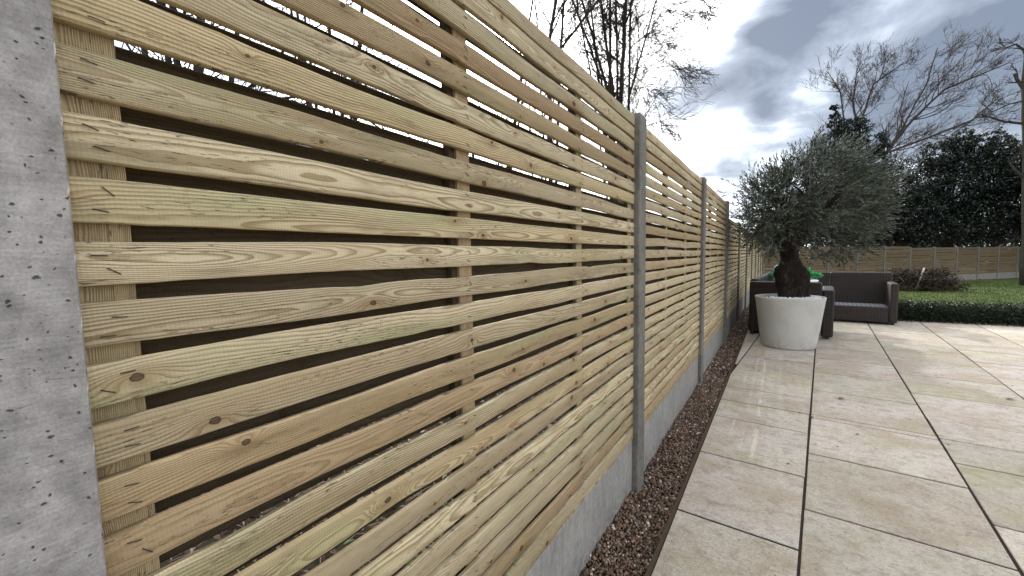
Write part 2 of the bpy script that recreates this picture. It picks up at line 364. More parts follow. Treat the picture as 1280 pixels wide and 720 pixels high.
def leaf_material(name, stops, rough=0.5, spec=0.4, under=None, trans=0.0):
    mt, t, b = material(name, rough, spec)
    a = t.n('ShaderNodeAttribute', 'Fac', {'attribute_name': 'rnd'})
    c = t.ramp(a, stops)
    if under: c = t.mix(t.n('ShaderNodeNewGeometry', 'Backfacing'), c, under)
    setc(t, b, c)
    if trans:
        tr = t.n('ShaderNodeBsdfTranslucent', 0, Color=c)
        ms = t.t.nodes.new('ShaderNodeMixShader'); ms.inputs[0].default_value = trans
        t.t.links.new(b.outputs[0], ms.inputs[1]); t.t.links.new(tr, ms.inputs[2])
        t.t.links.new(ms.outputs[0], t.t.nodes['Material Output'].inputs[0])
    return mt
OLIVEL = leaf_material('olive_leaf', [(0.0, (0.014, 0.021, 0.012)), (0.6, (0.028, 0.041, 0.023)), (1.0, (0.085, 0.108, 0.065))], 0.42, 0.4, (0.07, 0.082, 0.058))
HOLLYL = leaf_material('evergreen_leaf', [(0.0, (0.004, 0.008, 0.005)), (0.6, (0.008, 0.014, 0.008)), (0.93, (0.020, 0.032, 0.015)), (1.0, (0.06, 0.072, 0.042))], 0.4, 0.4)
CONIFL = leaf_material('conifer_foliage', [(0.0, (0.007, 0.012, 0.008)), (0.7, (0.014, 0.023, 0.014)), (1.0, (0.035, 0.045, 0.025))], 0.7, 0.2)
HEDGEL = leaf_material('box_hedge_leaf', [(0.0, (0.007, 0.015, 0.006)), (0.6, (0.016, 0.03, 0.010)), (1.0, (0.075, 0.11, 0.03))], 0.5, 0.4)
GRASSL = leaf_material('grass_blade', [(0.0, (0.03, 0.05, 0.009)), (0.6, (0.062, 0.092, 0.018)), (1.0, (0.14, 0.165, 0.045))], 0.6, 0.25, trans=0.3)
LITTERL = leaf_material('leaf_litter', [(0.0, (0.035, 0.022, 0.014)), (0.4, (0.10, 0.055, 0.035)), (0.7, (0.19, 0.12, 0.08)), (0.88, (0.34, 0.27, 0.21)), (0.9, (0.04, 0.10, 0.02)), (1.0, (0.10, 0.17, 0.05))], 0.7, 0.3)
PLANTL = leaf_material('bright_green_leaf', [(0.0, (0.02, 0.17, 0.05)), (1.0, (0.07, 0.40, 0.12))], 0.5, 0.35, trans=0.3)
BRANCHM = simple('dark_bark', (0.05, 0.041, 0.034), 0.9, 0.15, 0.35, 12)
BARKP = simple('pale_winter_bark', (0.06, 0.05, 0.044), 0.9, 0.15, 0.3, 9)
TWIGM = simple('dry_twig', (0.075, 0.05, 0.034), 0.9, 0.15, 0.5, 30)
def olive_bark():
    mt, t, b = material('olive_bark', 0.92, 0.2)
    g = t.n('ShaderNodeNewGeometry', 'Position')
    n = t.noise(t.vm('MULTIPLY', g, (26.0, 26.0, 9.0)), 1.0, 6, 0.65, dist=1.6)
    c = t.ramp(n, [(0.36, (0.008, 0.006, 0.005)), (0.54, (0.022, 0.016, 0.012)), (0.74, (0.085, 0.062, 0.046))])
    setc(t, b, c, height=n, dist=0.03, strength=1.0); return mt
OBARK = olive_bark()

# ------------------------------------------------------------------ ground and lawn
def gz_at(x, y):
    s = max(0.0, y - 9.2)
    far = -0.05 - 0.024 * min(s, 19) - 0.010 * max(0.0, min(s - 19, 30))
    return far + 0.015 * (noise.noise(Vector((x * 0.4, y * 0.4, 0))))
mt, t, b = material('woodland_soil', 0.95, 0.1)
g = t.n('ShaderNodeNewGeometry', 'Position'); nz = t.noise(g, 9.0, 6, 0.7); n3 = t.noise(g, 90.0, 4, 0.7)
c = t.ramp(nz, [(0.3, (0.022, 0.016, 0.011)), (0.5, (0.06, 0.04, 0.028)), (0.62, (0.04, 0.045, 0.02)), (0.75, (0.11, 0.085, 0.06))])
setc(t, b, c, height=n3, dist=0.02); SOIL = mt
mb = MB()
xs = [-400, -150, -60, -30, -20, -14, -10, -7, -5, -3.5, -2.5, -1.5, -.8, -.3, 0.1, .6, 1.5, 3, 5, 7, 9, 12, 16, 20, 30, 60, 150, 400]
ys = [-300, -100, -30, -10, -5, -2, 0, 1.5, 3, 5, 7, 9, 9.6, 11, 13, 15, 18, 21, 24, 28, 32, 36, 42, 50, 80, 150, 300, 700]
vs = [(x, y, (-0.075 if y < 9.2 else gz_at(x, y) - 0.03)) for y in ys for x in xs]
fs = [(j * len(xs) + i, j * len(xs) + i + 1, (j + 1) * len(xs) + i + 1, (j + 1) * len(xs) + i) for j in range(len(ys) - 1) for i in range(len(xs) - 1)]
mb.add(vs, fs); tag(mb.build('ground', SOIL), kind='structure')

FA = rad(52); FD = Vector((math.cos(FA), math.sin(FA), 0)); F0 = Vector((0, 19.8, 0)); FP = 1.911
FN = Vector((math.sin(FA), -math.cos(FA), 0))      # towards the lawn
def hedge_y(x): return 8.58 + 0.075 * x
mt, t, b = material('mown_lawn', 0.9, 0.15)
g = t.n('ShaderNodeNewGeometry', 'Position'); na = t.noise(g, 1.3, 4, 0.6); nb_ = t.noise(t.vm('MULTIPLY', g, (60, 60, 60)), 1.0, 4, 0.7)
c = t.mix(t.smooth(na, 0.35, 0.65), (0.045, 0.072, 0.012), (0.075, 0.10, 0.02))
c = t.mix(t.smooth(nb_, 0.35, 0.7), c, t.mix(1.0, c, (0.5, 0.55, 0.5), 'MULTIPLY'))
setc(t, b, c, height=nb_, dist=0.03); LAWN = mt
mb = MB(); vs = []; rows = 40; cols = 22
for j in range(rows + 1):
    y = 9.0 + 29.0 * (j / rows)
    s_ = max(0.0, (y - 19.8) / math.sin(FA)) * math.cos(FA)
    x0 = 0.05 if y < 19.8 else s_ - 0.05
    for i in range(cols + 1):
        x = x0 + (30.0 - x0) * (i / cols) ** 1.5
        vs.append((x, y, gz_at(x, y)))
fs = [(j * (cols + 1) + i, j * (cols + 1) + i + 1, (j + 1) * (cols + 1) + i + 1, (j + 1) * (cols + 1) + i) for j in range(rows) for i in range(cols)]
mb.add(vs, fs, True); tag(mb.build('lawn', LAWN), kind='structure')

def scatter_quads(name, pos, size, mat, dirs=None, up=None, width=0.35, rnds=None, kind=None, label=None, cat=None, parent=None, bend=0.25, seed=1):
    """leaf shaped 4-gon blades: pos (n,3), size (n), dirs (n,3) unit"""
    r = np.random.RandomState(seed); n = len(pos)
    pos = np.asarray(pos, float)
    if dirs is None:
        dirs = r.normal(size=(n, 3)); dirs /= np.linalg.norm(dirs, axis=1)[:, None]
    dirs = np.asarray(dirs, float)
    oth = r.normal(size=(n, 3)) if up is None else np.asarray(up, float)
    sd = np.cross(dirs, oth); sd /= (np.linalg.norm(sd, axis=1)[:, None] + 1e-9)
    nm = np.cross(sd, dirs)
    size = np.asarray(size, float)[:, None]; wv = np.asarray(width, float); wv = wv[:, None] if wv.ndim else wv
    v = np.empty((n, 4, 3))
    v[:, 0] = pos; v[:, 2] = pos + dirs * size + nm * size * bend * r.uniform(-1, 1, (n, 1))
    mid = pos + dirs * size * 0.45 + nm * size * 0.06
    v[:, 1] = mid + sd * size * wv * 0.5; v[:, 3] = mid - sd * size * wv * 0.5
    f = np.arange(n * 4).reshape(n, 4)
    rn = r.uniform(0, 1, n) if rnds is None else np.asarray(rnds)
    me = np_mesh(name, v.reshape(-1, 3), f, mat, {'rnd': np.repeat(rn, 4)}, 4)
    return tag(link(name, me, parent), label, cat, None, kind)

# grass blades over the visible lawn
r = np.random.RandomState(5); n = 26000
yy = 9.3 + 20 * r.uniform(0, 1, n) ** 1.4; xx = 0.3 + r.uniform(0, 1, n) * (3 + (yy - 9) * 0.75)
keep = (xx > np.maximum(0.1, (yy - 19.5) / math.tan(FA))); xx = xx[keep]; yy = yy[keep]; n = len(xx)
P = np.stack([xx, yy, [gz_at(a, b_) - 0.003 for a, b_ in zip(xx, yy)]], 1)
dd = np.stack([r.normal(0, .5, n), r.normal(0, .5, n), np.full(n, 1.0)], 1); dd /= np.linalg.norm(dd, axis=1)[:, None]
scatter_quads('grass', P, 0.03 + 0.03 * r.uniform(0, 1, n) + 0.001 * (yy - 9), GRASSL, dd, width=0.3, kind='stuff', label='short green grass of the lawn beyond the low hedge', cat='grass', seed=6)

# ------------------------------------------------------------------ patio
PHI = 0.0704
cph, sph = math.cos(PHI), math.sin(PHI)
def uv2w(u, v): return (u * cph + v * sph, -u * sph + v * cph)
def clip(poly, a, b_, c_):        # keep a*x+b*y>=c
    out = []
    for i in range(len(poly)):
        p, q = poly[i], poly[(i + 1) % len(poly)]
        dp = a * p[0] + b_ * p[1] - c_; dq = a * q[0] + b_ * q[1] - c_
        if dp >= 0: out.append(p)
        if (dp >= 0) != (dq >= 0):
            s_ = dp / (dp - dq); out.append((p[0] + (q[0] - p[0]) * s_, p[1] + (q[1] - p[1]) * s_))
    return out
EDGE = 0.214
patio_mb = MB()
pp = [(EDGE - 0.002, -3.0), (7.5, -3.0), (7.5, hedge_y(7.5)), (EDGE - 0.002, hedge_y(EDGE))]
patio_mb.add([(x, y, -0.0042) for x, y in pp] + [(x, y, -0.07) for x, y in pp], [(0, 1, 2, 3), (0, 4, 5, 1), (1, 5, 6, 2), (2, 6, 7, 3), (3, 7, 4, 0)])
patio = tag(patio_mb.build('patio', MORTAR), kind='structure')
ucol = [-0.715, -0.091, 0.527, 1.146, 1.790, 2.412, 3.04, 3.665, 4.29, 4.92, 5.54, 6.17, 6.8]
joints = {
    0: [-2.52, -1.89, -1.27, -0.64, -0.01, 0.607, 1.233, 1.858, 2.485, 3.103, 3.476, 3.844, 4.469, 5.093, 5.72, 6.34, 6.97, 7.59, 8.22, 8.84, 9.5],
    1: [-2.83, -2.2, -1.58, -0.95, -0.33, 0.30, 0.922, 1.549, 2.174, 2.800, 3.416, 3.485, 4.121, 4.740, 5.373, 6.000, 6.62, 7.25, 7.62, 8.24, 8.87, 9.5],
    2: [-2.52, -1.89, -1.27, -0.64, -0.01, 0.61, 1.235, 1.86, 2.483, 3.099, 3.459, 3.825, 4.446, 5.088, 5.715, 6.354, 6.98, 7.60, 8.23, 8.85, 9.5],
    3: [-2.75, -2.12, -1.5, -0.87, -0.25, 0.375, 1.0, 1.625, 2.25, 2.87, 3.24, 3.86, 4.49, 4.75, 5.374, 6.003, 6.61, 7.017, 7.64, 8.26, 8.89, 9.5]}
def slab(poly, hz):
    n_ = len(poly); cx = sum(p[0] for p in poly) / n_; cy = sum(p[1] for p in poly) / n_
    o = []
    for z, ins in ((-0.03, 0.0), (-0.003, 0.0), (-0.0009, 0.0008), (0.0, 0.0025)):
        for i, p in enumerate(poly):
            a = Vector(poly[i - 1]); b2 = Vector(p); c2 = Vector(poly[(i + 1) % n_])
            d1 = (a - b2).normalized(); d2 = (c2 - b2).normalized()
            bis = (d1 + d2); sn = abs(d1.x * d2.y - d1.y * d2.x)
            q = b2 + bis * (ins / max(sn, 0.25))
            o.append((q.x - cx, q.y - cy, z))
    fs_ = [tuple(range(3 * n_, 4 * n_))]
    for k in range(3):
        for i in range(n_):
            j = (i + 1) % n_; fs_.append((k * n_ + i, k * n_ + j, (k + 1) * n_ + j, (k + 1) * n_ + i))
    b_ = MB(); b_.add(o, fs_); ob = b_.build('paving_slab', SLAB, patio)
    ob.location = (cx, cy, hz); ob.rotation_euler = (rng.gauss(0, .0011), rng.gauss(0, .0011), 0)
for ci in range(len(ucol) - 1):
    k = ci - 1
    key = 0 if k <= 0 else (k if k <= 3 else (1 if k % 2 == 0 else 2))
    js = joints[key]
    if k == -1: js = [v + 0.2 for v in js]
    if k >= 4: js = [v + 0.11 * (k - 3) for v in js]
    for a, b_ in zip(js[:-1], js[1:]):
        g1 = 0.0056; g2 = 0.0050 + rng.uniform(0, .0012)
        j1, j2 = rng.gauss(0, .0008), rng.gauss(0, .0008)
        poly = [uv2w(ucol[ci] + g1 + j1, a + g2), uv2w(ucol[ci + 1] - g1 + j2, a + g2 + rng.gauss(0, .001)), uv2w(ucol[ci + 1] - g1 + j1, b_ - g2), uv2w(ucol[ci] + g1 + j2, b_ - g2 + rng.gauss(0, .001))]
        poly = clip(poly, 1, 0, EDGE); poly = clip(poly, 0.075, -1, -8.57)
        if len(poly) < 3: continue
        ar = abs(sum(poly[i][0] * poly[(i + 1) % len(poly)][1] - poly[(i + 1) % len(poly)][0] * poly[i][1] for i in range(len(poly)))) / 2
        if ar < 0.003: continue
        # drop coincident corners
        q = [p for i, p in enumerate(poly) if (Vector(p) - Vector(poly[i - 1])).length > 0.004]
        if len(q) >= 3: slab(q, rng.gauss(0, 0.0007))
mb = MB(); mb.box(EDGE - 0.022, EDGE - 0.0035, -3, 8.55, -0.07, -0.006, 0.002)
mb.build('edging_strip', simple('brown_edging', (0.06, 0.038, 0.022), 0.8, 0.3, 0.4, 40, 0.002), patio)

# fallen bits on the slabs
r = np.random.RandomState(21); n = 650
P = np.stack([0.25 + r.uniform(0, 1, n) * 4.5, 1.2 + r.uniform(0, 1, n) ** 0.7 * 7.2, np.full(n, 0.0035)], 1)
a = r.uniform(0, 6.28, n); dd = np.stack([np.cos(a), np.sin(a), r.normal(0, .12, n)], 1); dd /= np.linalg.norm(dd, axis=1)[:, None]
scatter_quads('leaf_debris', P, 0.005 + 0.024 * r.uniform(0, 1, n) ** 2.5, LITTERL, dd, up=np.tile([0, 0, 1.0], (n, 1)) + r.normal(0, .2, (n, 3)), width=0.35, rnds=r.uniform(0, .5, n), kind='stuff',
              label='small dark specks of dead leaf scattered over the paving', cat='leaf debris', seed=22)
def dead_leaf(x, y, s_, a, lab, curl=0.35):
    b_ = MB(); vs = []; nn = 7
    for i in range(nn):
        u = i / (nn - 1); hw = 0.30 * math.sin(math.pi * min(1, u * 0.93 + 0.05)) * (1 + 0.35 * math.sin(u * 19))
        for sgn in (-1, 0, 1):
            vs.append(((u - .5) * s_, sgn * hw * s_, s_ * (0.04 + curl * (abs(sgn) * hw * 0.9 + 0.25 * (u - .5) ** 2))))
    fs = [(i * 3 + k, i * 3 + 3 + k, i * 3 + 4 + k, i * 3 + 1 + k) for i in range(nn - 1) for k in (0, 1)]
    b_.add(vs, fs, True); o = b_.build('dead_leaf', simple('dead_leaf_brown', (0.05, 0.032, 0.02), 0.7, .3, .4, 80)); o.location = (x, y, 0.004); o.rotation_euler = (0, 0, a)
    b2 = MB(); b2.tube([(-s_ * .5, 0, s_ * .05), (-s_ * .62, s_ * .05, s_ * .09), (-s_ * .75, s_ * .07, s_ * .12)], [.0008] * 3, 4); b2.build('leaf_stalk', BRANCHM, o)
    tag(o, lab, 'leaf')
dead_leaf(0.985, 3.905, 0.050, 0.4, 'dark curled leaf lying on a mossy slab in the second column')
dead_leaf(2.02, 4.49, 0.048, 2.6, 'dark leaf furthest right, alone on a pale slab')
dead_leaf(0.775, 3.36, 0.034, 1.3, 'small brown leaf caught beside the joint near the double line')

# ------------------------------------------------------------------ gravel strip
def gravel():
    r = np.random.RandomState(3)
    bm = bmesh.new(); bmesh.ops.create_icosphere(bm, subdivisions=1, radius=1.0)
    tv = np.array([v.co[:] for v in bm.verts]); tf = np.array([[v.index for v in f.verts] for f in bm.faces]); bm.free()
    ys_ = []; 
    n1, n2, n3 = 15000, 7000, 1500
    y = np.concatenate([r.uniform(0.5, 4.2, n1), r.uniform(4.2, 9.2, n2), r.uniform(-1.0, 0.5, n3)])
    n = len(y); x = r.uniform(-0.005, EDGE - 0.026, n)
    s_ = r.lognormal(math.log(0.0048), 0.32, n); s_ = np.where(y > 4.2, s_ * 1.35, s_); s_ = np.where(y < .5, s_ * 1.4, s_); s_ = np.clip(s_, 0.0022, 0.0125)
    hump = 0.006 * np.sin(y * 5.0 + x * 20) + 0.004 * np.sin(y * 17 + 2) * np.cos(x * 35)
    # the bed rises a little against the boards
    z = -0.024 + hump + r.uniform(-0.006, 0.007, n) + 0.012 * np.exp(-(x / 0.03) ** 2)
    q = r.normal(size=(n, 3, 3)); Q = np.linalg.qr(q)[0]
    sc = s_[:, None] * r.uniform(0.65, 1.25, (n, 3)); 
    v = tv[None] * (1 + r.normal(0, .13, (n, len(tv), 1)))
    v = v * sc[:, None, :]; v = np.einsum('nij,nkj->nki', Q, v)
    v += np.stack([x, y, z], 1)[:, None, :]
    v[:, :, 0] = np.minimum(v[:, :, 0], EDGE - 0.0225)
    f = (tf[None] + (np.arange(n) * len(tv))[:, None, None]).reshape(-1, 3)
    rn = np.repeat(r.uniform(0, 1, n), len(tv))
    me = np_mesh('gravel', v.reshape(-1, 3), f, GRAV, {'rnd': rn})
    tag(link('gravel', me), 'strip of small brown gravel between the fence and the paving', 'gravel', None, 'stuff')
gravel()
mb = MB(); mb.box(-0.005, EDGE - 0.023, -1.2, 9.2, -0.08, -0.03); tag(mb.build('gravel_bed', simple('gravel_bed_soil', (0.04, 0.028, 0.02), .95, .1, .4, 90, .004)), kind='structure')

# ------------------------------------------------------------------ slatted fence
Y0 = 0.1032; PP = 1.9115; PW = 0.1115; EX = 0.024
fence = empty('slatted_fence', (0, 0, 0))
tag(fence, 'long pale timber slatted fence with concrete posts running down the left side of the terrace', 'fence')
TOPS = [1.7346, 1.6864, 1.6248, 1.565, 1.5048, 1.4444, 1.3872, 1.3242, 1.263, 1.2028, 1.1433, 1.0801, 1.0228, 0.9626, 0.904, 0.8436, 0.7836, 0.7227, 0.6621, 0.6039, 0.545, 0.4863, 0.4234, 0.3652, 0.3087]
def slat_geo(b_, y0, y1, zt, hh, x0, x1, segs, prof, seed, warp=0.0015, rndv=None, origin=None):
    """slat with eased edges along y; x0<x1 ; stores the wood coordinates"""
    rr = random.Random(seed); rnd = rr.random() if rndv is None else rndv
    par = (rnd, rr.choice((-1, 1)) * rr.uniform(0.004, 0.06), rr.uniform(-0.05, 0.05))
    th = x1 - x0; cz = zt - hh / 2; cx = (x0 + x1) / 2; e = 0.0027
    if prof == 3: ang_ = (15, 45, 75)
    else: ang_ = (0, 90)
    wane = [(rr.random(), rr.uniform(.012, .07), rr.uniform(.0008, .0038), rr.choice((-1, 1))) for _ in range(rr.randint(1, 4))]
    ring = []
    for sx, sz, a0 in ((1, 1, 0), (-1, 1, 90), (-1, -1, 180), (1, -1, 270)):
        for a in ang_:
            t_ = rad(a0 + a); ring.append((sx * (th / 2 - e) + e * math.cos(t_), sz * (hh / 2 - e) + e * math.sin(t_)))
    n_ = len(ring); vs = []; lo = []; p1, p2, p3 = rr.uniform(0, 6.3), rr.uniform(0, 6.3), rr.uniform(0, 6.3)
    A1, A2, A3 = rr.uniform(-1, 1) * warp, rr.uniform(-1, 1) * warp * .7, rr.uniform(-1, 1) * warp
    for i in range(segs + 1):
        y = y0 + (y1 - y0) * i / segs; u = (y - y0) / (y1 - y0)
        dz = A1 * math.sin(2.6 * u * math.pi + p1) + A2 * math.sin(7 * u * math.pi + p2) + (u - .5) * A3
        dxx = A2 * 0.8 * math.sin(4 * u * math.pi + p3)
        wn = 1 + 0.012 * math.sin(9 * u + p1) + 0.01 * math.sin(23 * u + p3)
        eu = ed = 0.0
        if segs > 20:
            eu = 0.0007 * noise.noise(Vector((y * 40, seed, 0))); ed = 0.0009 * noise.noise(Vector((y * 34, seed, 7)))
            for wu, ww, wd, ws in wane:
                q_ = wd * math.exp(-((u - wu) / ww) ** 2)
                if ws > 0: eu -= q_
                else: ed += q_
        for (px, pz) in ring:
            vs.append((cx + px + dxx - (0.5 * (eu if pz > 0 else -ed) if False else 0), y, cz + pz * wn + dz + (eu if pz > 0 else ed))); lo.append((y - y0, px, pz))
    fs = [(i * n_ + k, i * n_ + (k + 1) % n_, (i + 1) * n_ + (k + 1) % n_, (i + 1) * n_ + k) for i in range(segs) for k in range(n_)]
    fs = [f[::-1] for f in fs]
    fs.append(tuple(range(n_))); fs.append(tuple(range(segs * n_, (segs + 1) * n_))[::-1])
    if origin:
        vs = [(a - origin[0], b2 - origin[1], c_ - origin[2]) for a, b2, c_ in vs]
    b_.add(vs, fs, prof == 3, loc=lo, par=[par] * len(vs))
NP = 10
STAPLE = simple('steel_staple', (0.03, 0.022, 0.018), 0.6, 0.5, .3, 200)
stuffF = MB(); stuffB = MB()
brown_slats = {(0, 3): 0.955, (0, 15): 0.90, (1, 2): 0.93, (2, 6): 0.94}
for k in range(-1, NP):
    y0 = Y0 + k * PP - 0.018; y1 = Y0 + (k + 1) * PP - PW + 0.018
    tl = TOPS if k < 3 else TOPS[3:]
    for i, zt in enumerate(tl):
        idx = i if k < 3 else i + 3
        hh = 0.0432
        if idx == 1: hh = 0.047
        if idx == 24: hh = 0.062
        if idx == 0: hh = 0.0425
        zz = zt - 0.0; sd = k * 100 + idx + 11; rr = random.Random(sd * 7)
        zz += rr.gauss(0, 0.0009); 
        sel = brown_slats.get((k, idx))
        rv = rr.random() * 1.0
        if sel is not None: rv = (sel + math.floor(rr.random() * 13)) / 13.7
        else:
            while (rv * 13.7) % 1.0 > 0.92: rv = rr.random()
        if 0 <= k <= 3:
            segs = 70 if k == 0 else 24
            b_ = MB(); slat_geo(b_, y0, y1, zz, hh, -0.0135, 0.0, segs, 3 if k < 2 else 2, sd, 0.0024, rv, (0, y0, zz))
            o = b_.build('slat', WOOD, fence); o.location = (0, y0, zz)
        else:
            slat_geo(stuffF, y0, y1, zz, hh, -0.0135, 0.0, 3, 2, sd, 0.0022, rv)
        zb = zt + 0.0258 + rr.gauss(0, 0.0012)
        if idx == 0: zb = zt - 0.004
        if idx == 1: zb = zt - 0.024
        if idx == 2: zb = zt + 0.021
        if k >= 3 and idx == 3: zb = zt - 0.003
        if 0 <= k <= 2:
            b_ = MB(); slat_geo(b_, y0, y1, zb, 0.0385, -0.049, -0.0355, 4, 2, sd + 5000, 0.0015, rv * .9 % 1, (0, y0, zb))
            o = b_.build('back_slat', WOODSHADE, fence); o.location = (0, y0, zb)
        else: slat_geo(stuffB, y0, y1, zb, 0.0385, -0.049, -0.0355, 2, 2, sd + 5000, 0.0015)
    # upright battens between the two skins, rear ones in the shade-darkened wood
    zt_, zb_ = tl[0] - 0.004, 0.246
    for j, yb, bx0, bx1, bmat_, bnm in [(j_, y_, *q_) for j_, y_ in enumerate((y0 + 0.002, Y0 + k * PP + 0.578, Y0 + k * PP + 1.188, y1 - 0.064)) for q_ in ((-0.0195, -0.0137, WOOD, 'batten'), (-0.0352, -0.0197, WOODSHADE, 'rear_batten'))]:
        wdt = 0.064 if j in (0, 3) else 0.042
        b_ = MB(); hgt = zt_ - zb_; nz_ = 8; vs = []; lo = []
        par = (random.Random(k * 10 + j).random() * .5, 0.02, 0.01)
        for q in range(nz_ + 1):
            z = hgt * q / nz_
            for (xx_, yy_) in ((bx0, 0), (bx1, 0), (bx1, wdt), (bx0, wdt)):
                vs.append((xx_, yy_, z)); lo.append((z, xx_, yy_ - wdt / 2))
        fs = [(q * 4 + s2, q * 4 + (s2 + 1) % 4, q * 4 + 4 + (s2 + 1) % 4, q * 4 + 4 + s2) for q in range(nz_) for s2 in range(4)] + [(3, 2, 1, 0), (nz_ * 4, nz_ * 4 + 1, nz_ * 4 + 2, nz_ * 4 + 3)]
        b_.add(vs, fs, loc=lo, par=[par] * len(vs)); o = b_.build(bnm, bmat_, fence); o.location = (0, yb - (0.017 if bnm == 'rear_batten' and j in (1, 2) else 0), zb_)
so = stuffF.build('slat_run', WOOD, fence); so['kind'] = 'stuff'
so = stuffB.build('back_slat_run', WOODSHADE, fence); so['kind'] = 'stuff'
# staples holding the nearest slats
smesh = MB(); smesh.tube([(0.0002, -0.006, 0.0012), (0.0010, -0.005, 0.0011), (0.0011, 0.004, -0.0016), (0.0002, 0.0052, -0.002)], [0.00062] * 4, 5); sm_ = smesh.mesh('staple', STAPLE)
smr = MB(); smr.tube([(0.0002, -0.006, -0.0006), (0.0010, -0.005, -0.0005), (0.0011, 0.004, 0.0009), (0.0002, 0.0052, 0.0012)], [0.00062] * 4, 5); sm2 = smr.mesh('staple', STAPLE)
for k, cols_ in ((0, (0.028, 0.598, 1.208)), (1, (0.028,))):
    for i, zt in enumerate(TOPS):
        for yb in cols_:
            for fz in (0.3, 0.74):
                if yb > 0.1 and rng.random() < 0.25: continue
                o = link('staple', sm_, fence)
                o.location = (0.0003, Y0 + k * PP + yb + rng.gauss(0, .004), zt - 0.0415 * fz + rng.gauss(0, .0012)); o.rotation_euler = (rng.gauss(0, .25), 0, 0)
# posts and gravel boards
def post_profile(x0, x1, y0, y1, z0, z1, ch=0.007):
    b_ = MB()
    ring = [(x0 + ch, y0), (x1 - ch, y0), (x1 - ch * .3, y0 + ch * .3), (x1, y0 + ch), (x1, y1 - ch), (x1 - ch * .3, y1 - ch * .3), (x1 - ch, y1), (x0 + ch, y1), (x0, y1 - ch), (x0, y0 + ch)]
    n_ = len(ring); cx = (x0 + x1) / 2; cy = (y0 + y1) / 2; vs = []; 
    zs = [(z0, 1.0), (z1 - 0.006, 1.0), (z1, 0.90)]
    for z, s_ in zs:
        for x, y in ring: vs.append((cx + (x - cx) * s_, cy + (y - cy) * s_, z))
    fs = [(q * n_ + a, q * n_ + (a + 1) % n_, (q + 1) * n_ + (a + 1) % n_, (q + 1) * n_ + a) for q in range(2) for a in range(n_)]
    fs.append(tuple(range(2 * n_, 3 * n_))); b_.add(vs, fs); return b_
for k in range(0, NP + 1):
    ztop = 1.752 if k <= 3 else 1.592
    ya, yb = Y0 + k * PP - PW, Y0 + k * PP
    o = post_profile(-0.078, EX, 0, PW, 0, ztop + 0.12).build('concrete_post', CONC if k == 0 else CONCW, fence); o.location = (0, ya, -0.12)
    if k > 5: o.location.z = -0.12
for k in range(-1, NP):
    b_ = MB(); b_.box(-0.046, -0.004, 0, PP - PW + 0.02, 0, 0.33, 0.003); zdrop = 0
    o = b_.build('gravel_board', CONCG, fence); o.location = (0, Y0 + k * PP - 0.01, -0.0895)

# ------------------------------------------------------------------ far fence across the lawn
ff = empty('boundary_fence', F0); ff.rotation_euler = (0, 0, FA)
tag(ff, 'distant brown horizontal-board fence with concrete posts crossing behind the lawn', 'fence')
def ff_top(k): return 1.335 - 0.015 * k if k < 5 else 1.20 - 0.006 * (k - 5)
board_meshes = []
for q in range(14):
    b_ = MB(); slat_geo(b_, 0.0, 1.0, 0.0, 1.0, -0.009, 0.009, 1, 2, 900 + q, 0.0, random.Random(q).random(), None)
    b_ = MB(); rr = random.Random(q + 40); hh = 0.113
    slat_geo(b_, 0, FP - 0.1, hh / 2, hh, -0.008, 0.008, 3, 2, 700 + q, 0.003, rr.random())
    # run along local x instead of y
    b_.v = [(v[1], -v[0], v[2]) for v in b_.v]
    board_meshes.append(b_.mesh('board', WOODF))
pm = None
for k in range(0, 15):
    P = F0 + FD * (k * FP); gzv = gz_at(P.x, P.y) - 0.15; tp = ff_top(k)
    b_ = MB(); b_.box(-0.05, 0.05, -0.045, 0.05, gzv, tp + 0.03, 0.008); o = b_.build('concrete_post', CONCW, ff); o.location = (k * FP, 0, 0)
    if k == 14: break
    P2 = F0 + FD * ((k + 1) * FP); gb = min(gz_at(P.x, P.y), gz_at(P2.x, P2.y))
    b_ = MB(); b_.box(0, FP - 0.1, -0.028, 0.02, gb - 0.15, tp - 1.42, 0.004); o = b_.build('gravel_board', CONCG, ff); o.location = (k * FP + 0.05, 0, 0)
    nb2 = 11; step = 1.42 / nb2
    for i in range(nb2):
        o = link('board', rng.choice(board_meshes), ff)
        o.location = (k * FP + 0.05, -0.006 * (i % 2) - rng.uniform(0, .01), tp - 1.42 + step * (i + .5) + rng.gauss(0, .004)); o.rotation_euler = (rng.gauss(0.12, .05), 0, rng.gauss(0, .0015))

# ------------------------------------------------------------------ planter
pot = empty('planter', (0.675, 5.87, 0))
tag(pot, 'tall round tapered pale grey planter holding the olive tree', 'planter')
def potmat():
    mt, t, b = material('pale_grey_fibrestone', 0.6, 0.35)
    g = t.n('ShaderNodeNewGeometry', 'Position'); n_ = t.noise(g, 4.0, 4, .6); n2_ = t.noise(g, 120.0, 3, .6)
    c = t.mix(t.smooth(n_, .3, .7), (0.47, 0.455, 0.415), (0.56, 0.545, 0.50)); c = t.mix(t.m('MULTIPLY', n2_, 0.25), c, (0.28, 0.28, 0.26))
    st = t.smooth(t.noise(t.vm('MULTIPLY', g, (14., 14., 1.6)), 1.0, 3), .56, .75); c = t.mix(t.m('MULTIPLY', st, 0.22), c, (0.22, 0.21, 0.17))
    zz_ = t.sep(g)[2]; spl = t.m('MULTIPLY', t.smooth(zz_, 0.14, 0.0), t.smooth(t.noise(g, 28.0, 6, .7), .42, .66)); c = t.mix(t.m('MULTIPLY', spl, .5), c, (0.20, 0.17, 0.12))
    setc(t, b, c, height=n2_, dist=0.0008); return mt
POTM = potmat(); PZ = 0.592
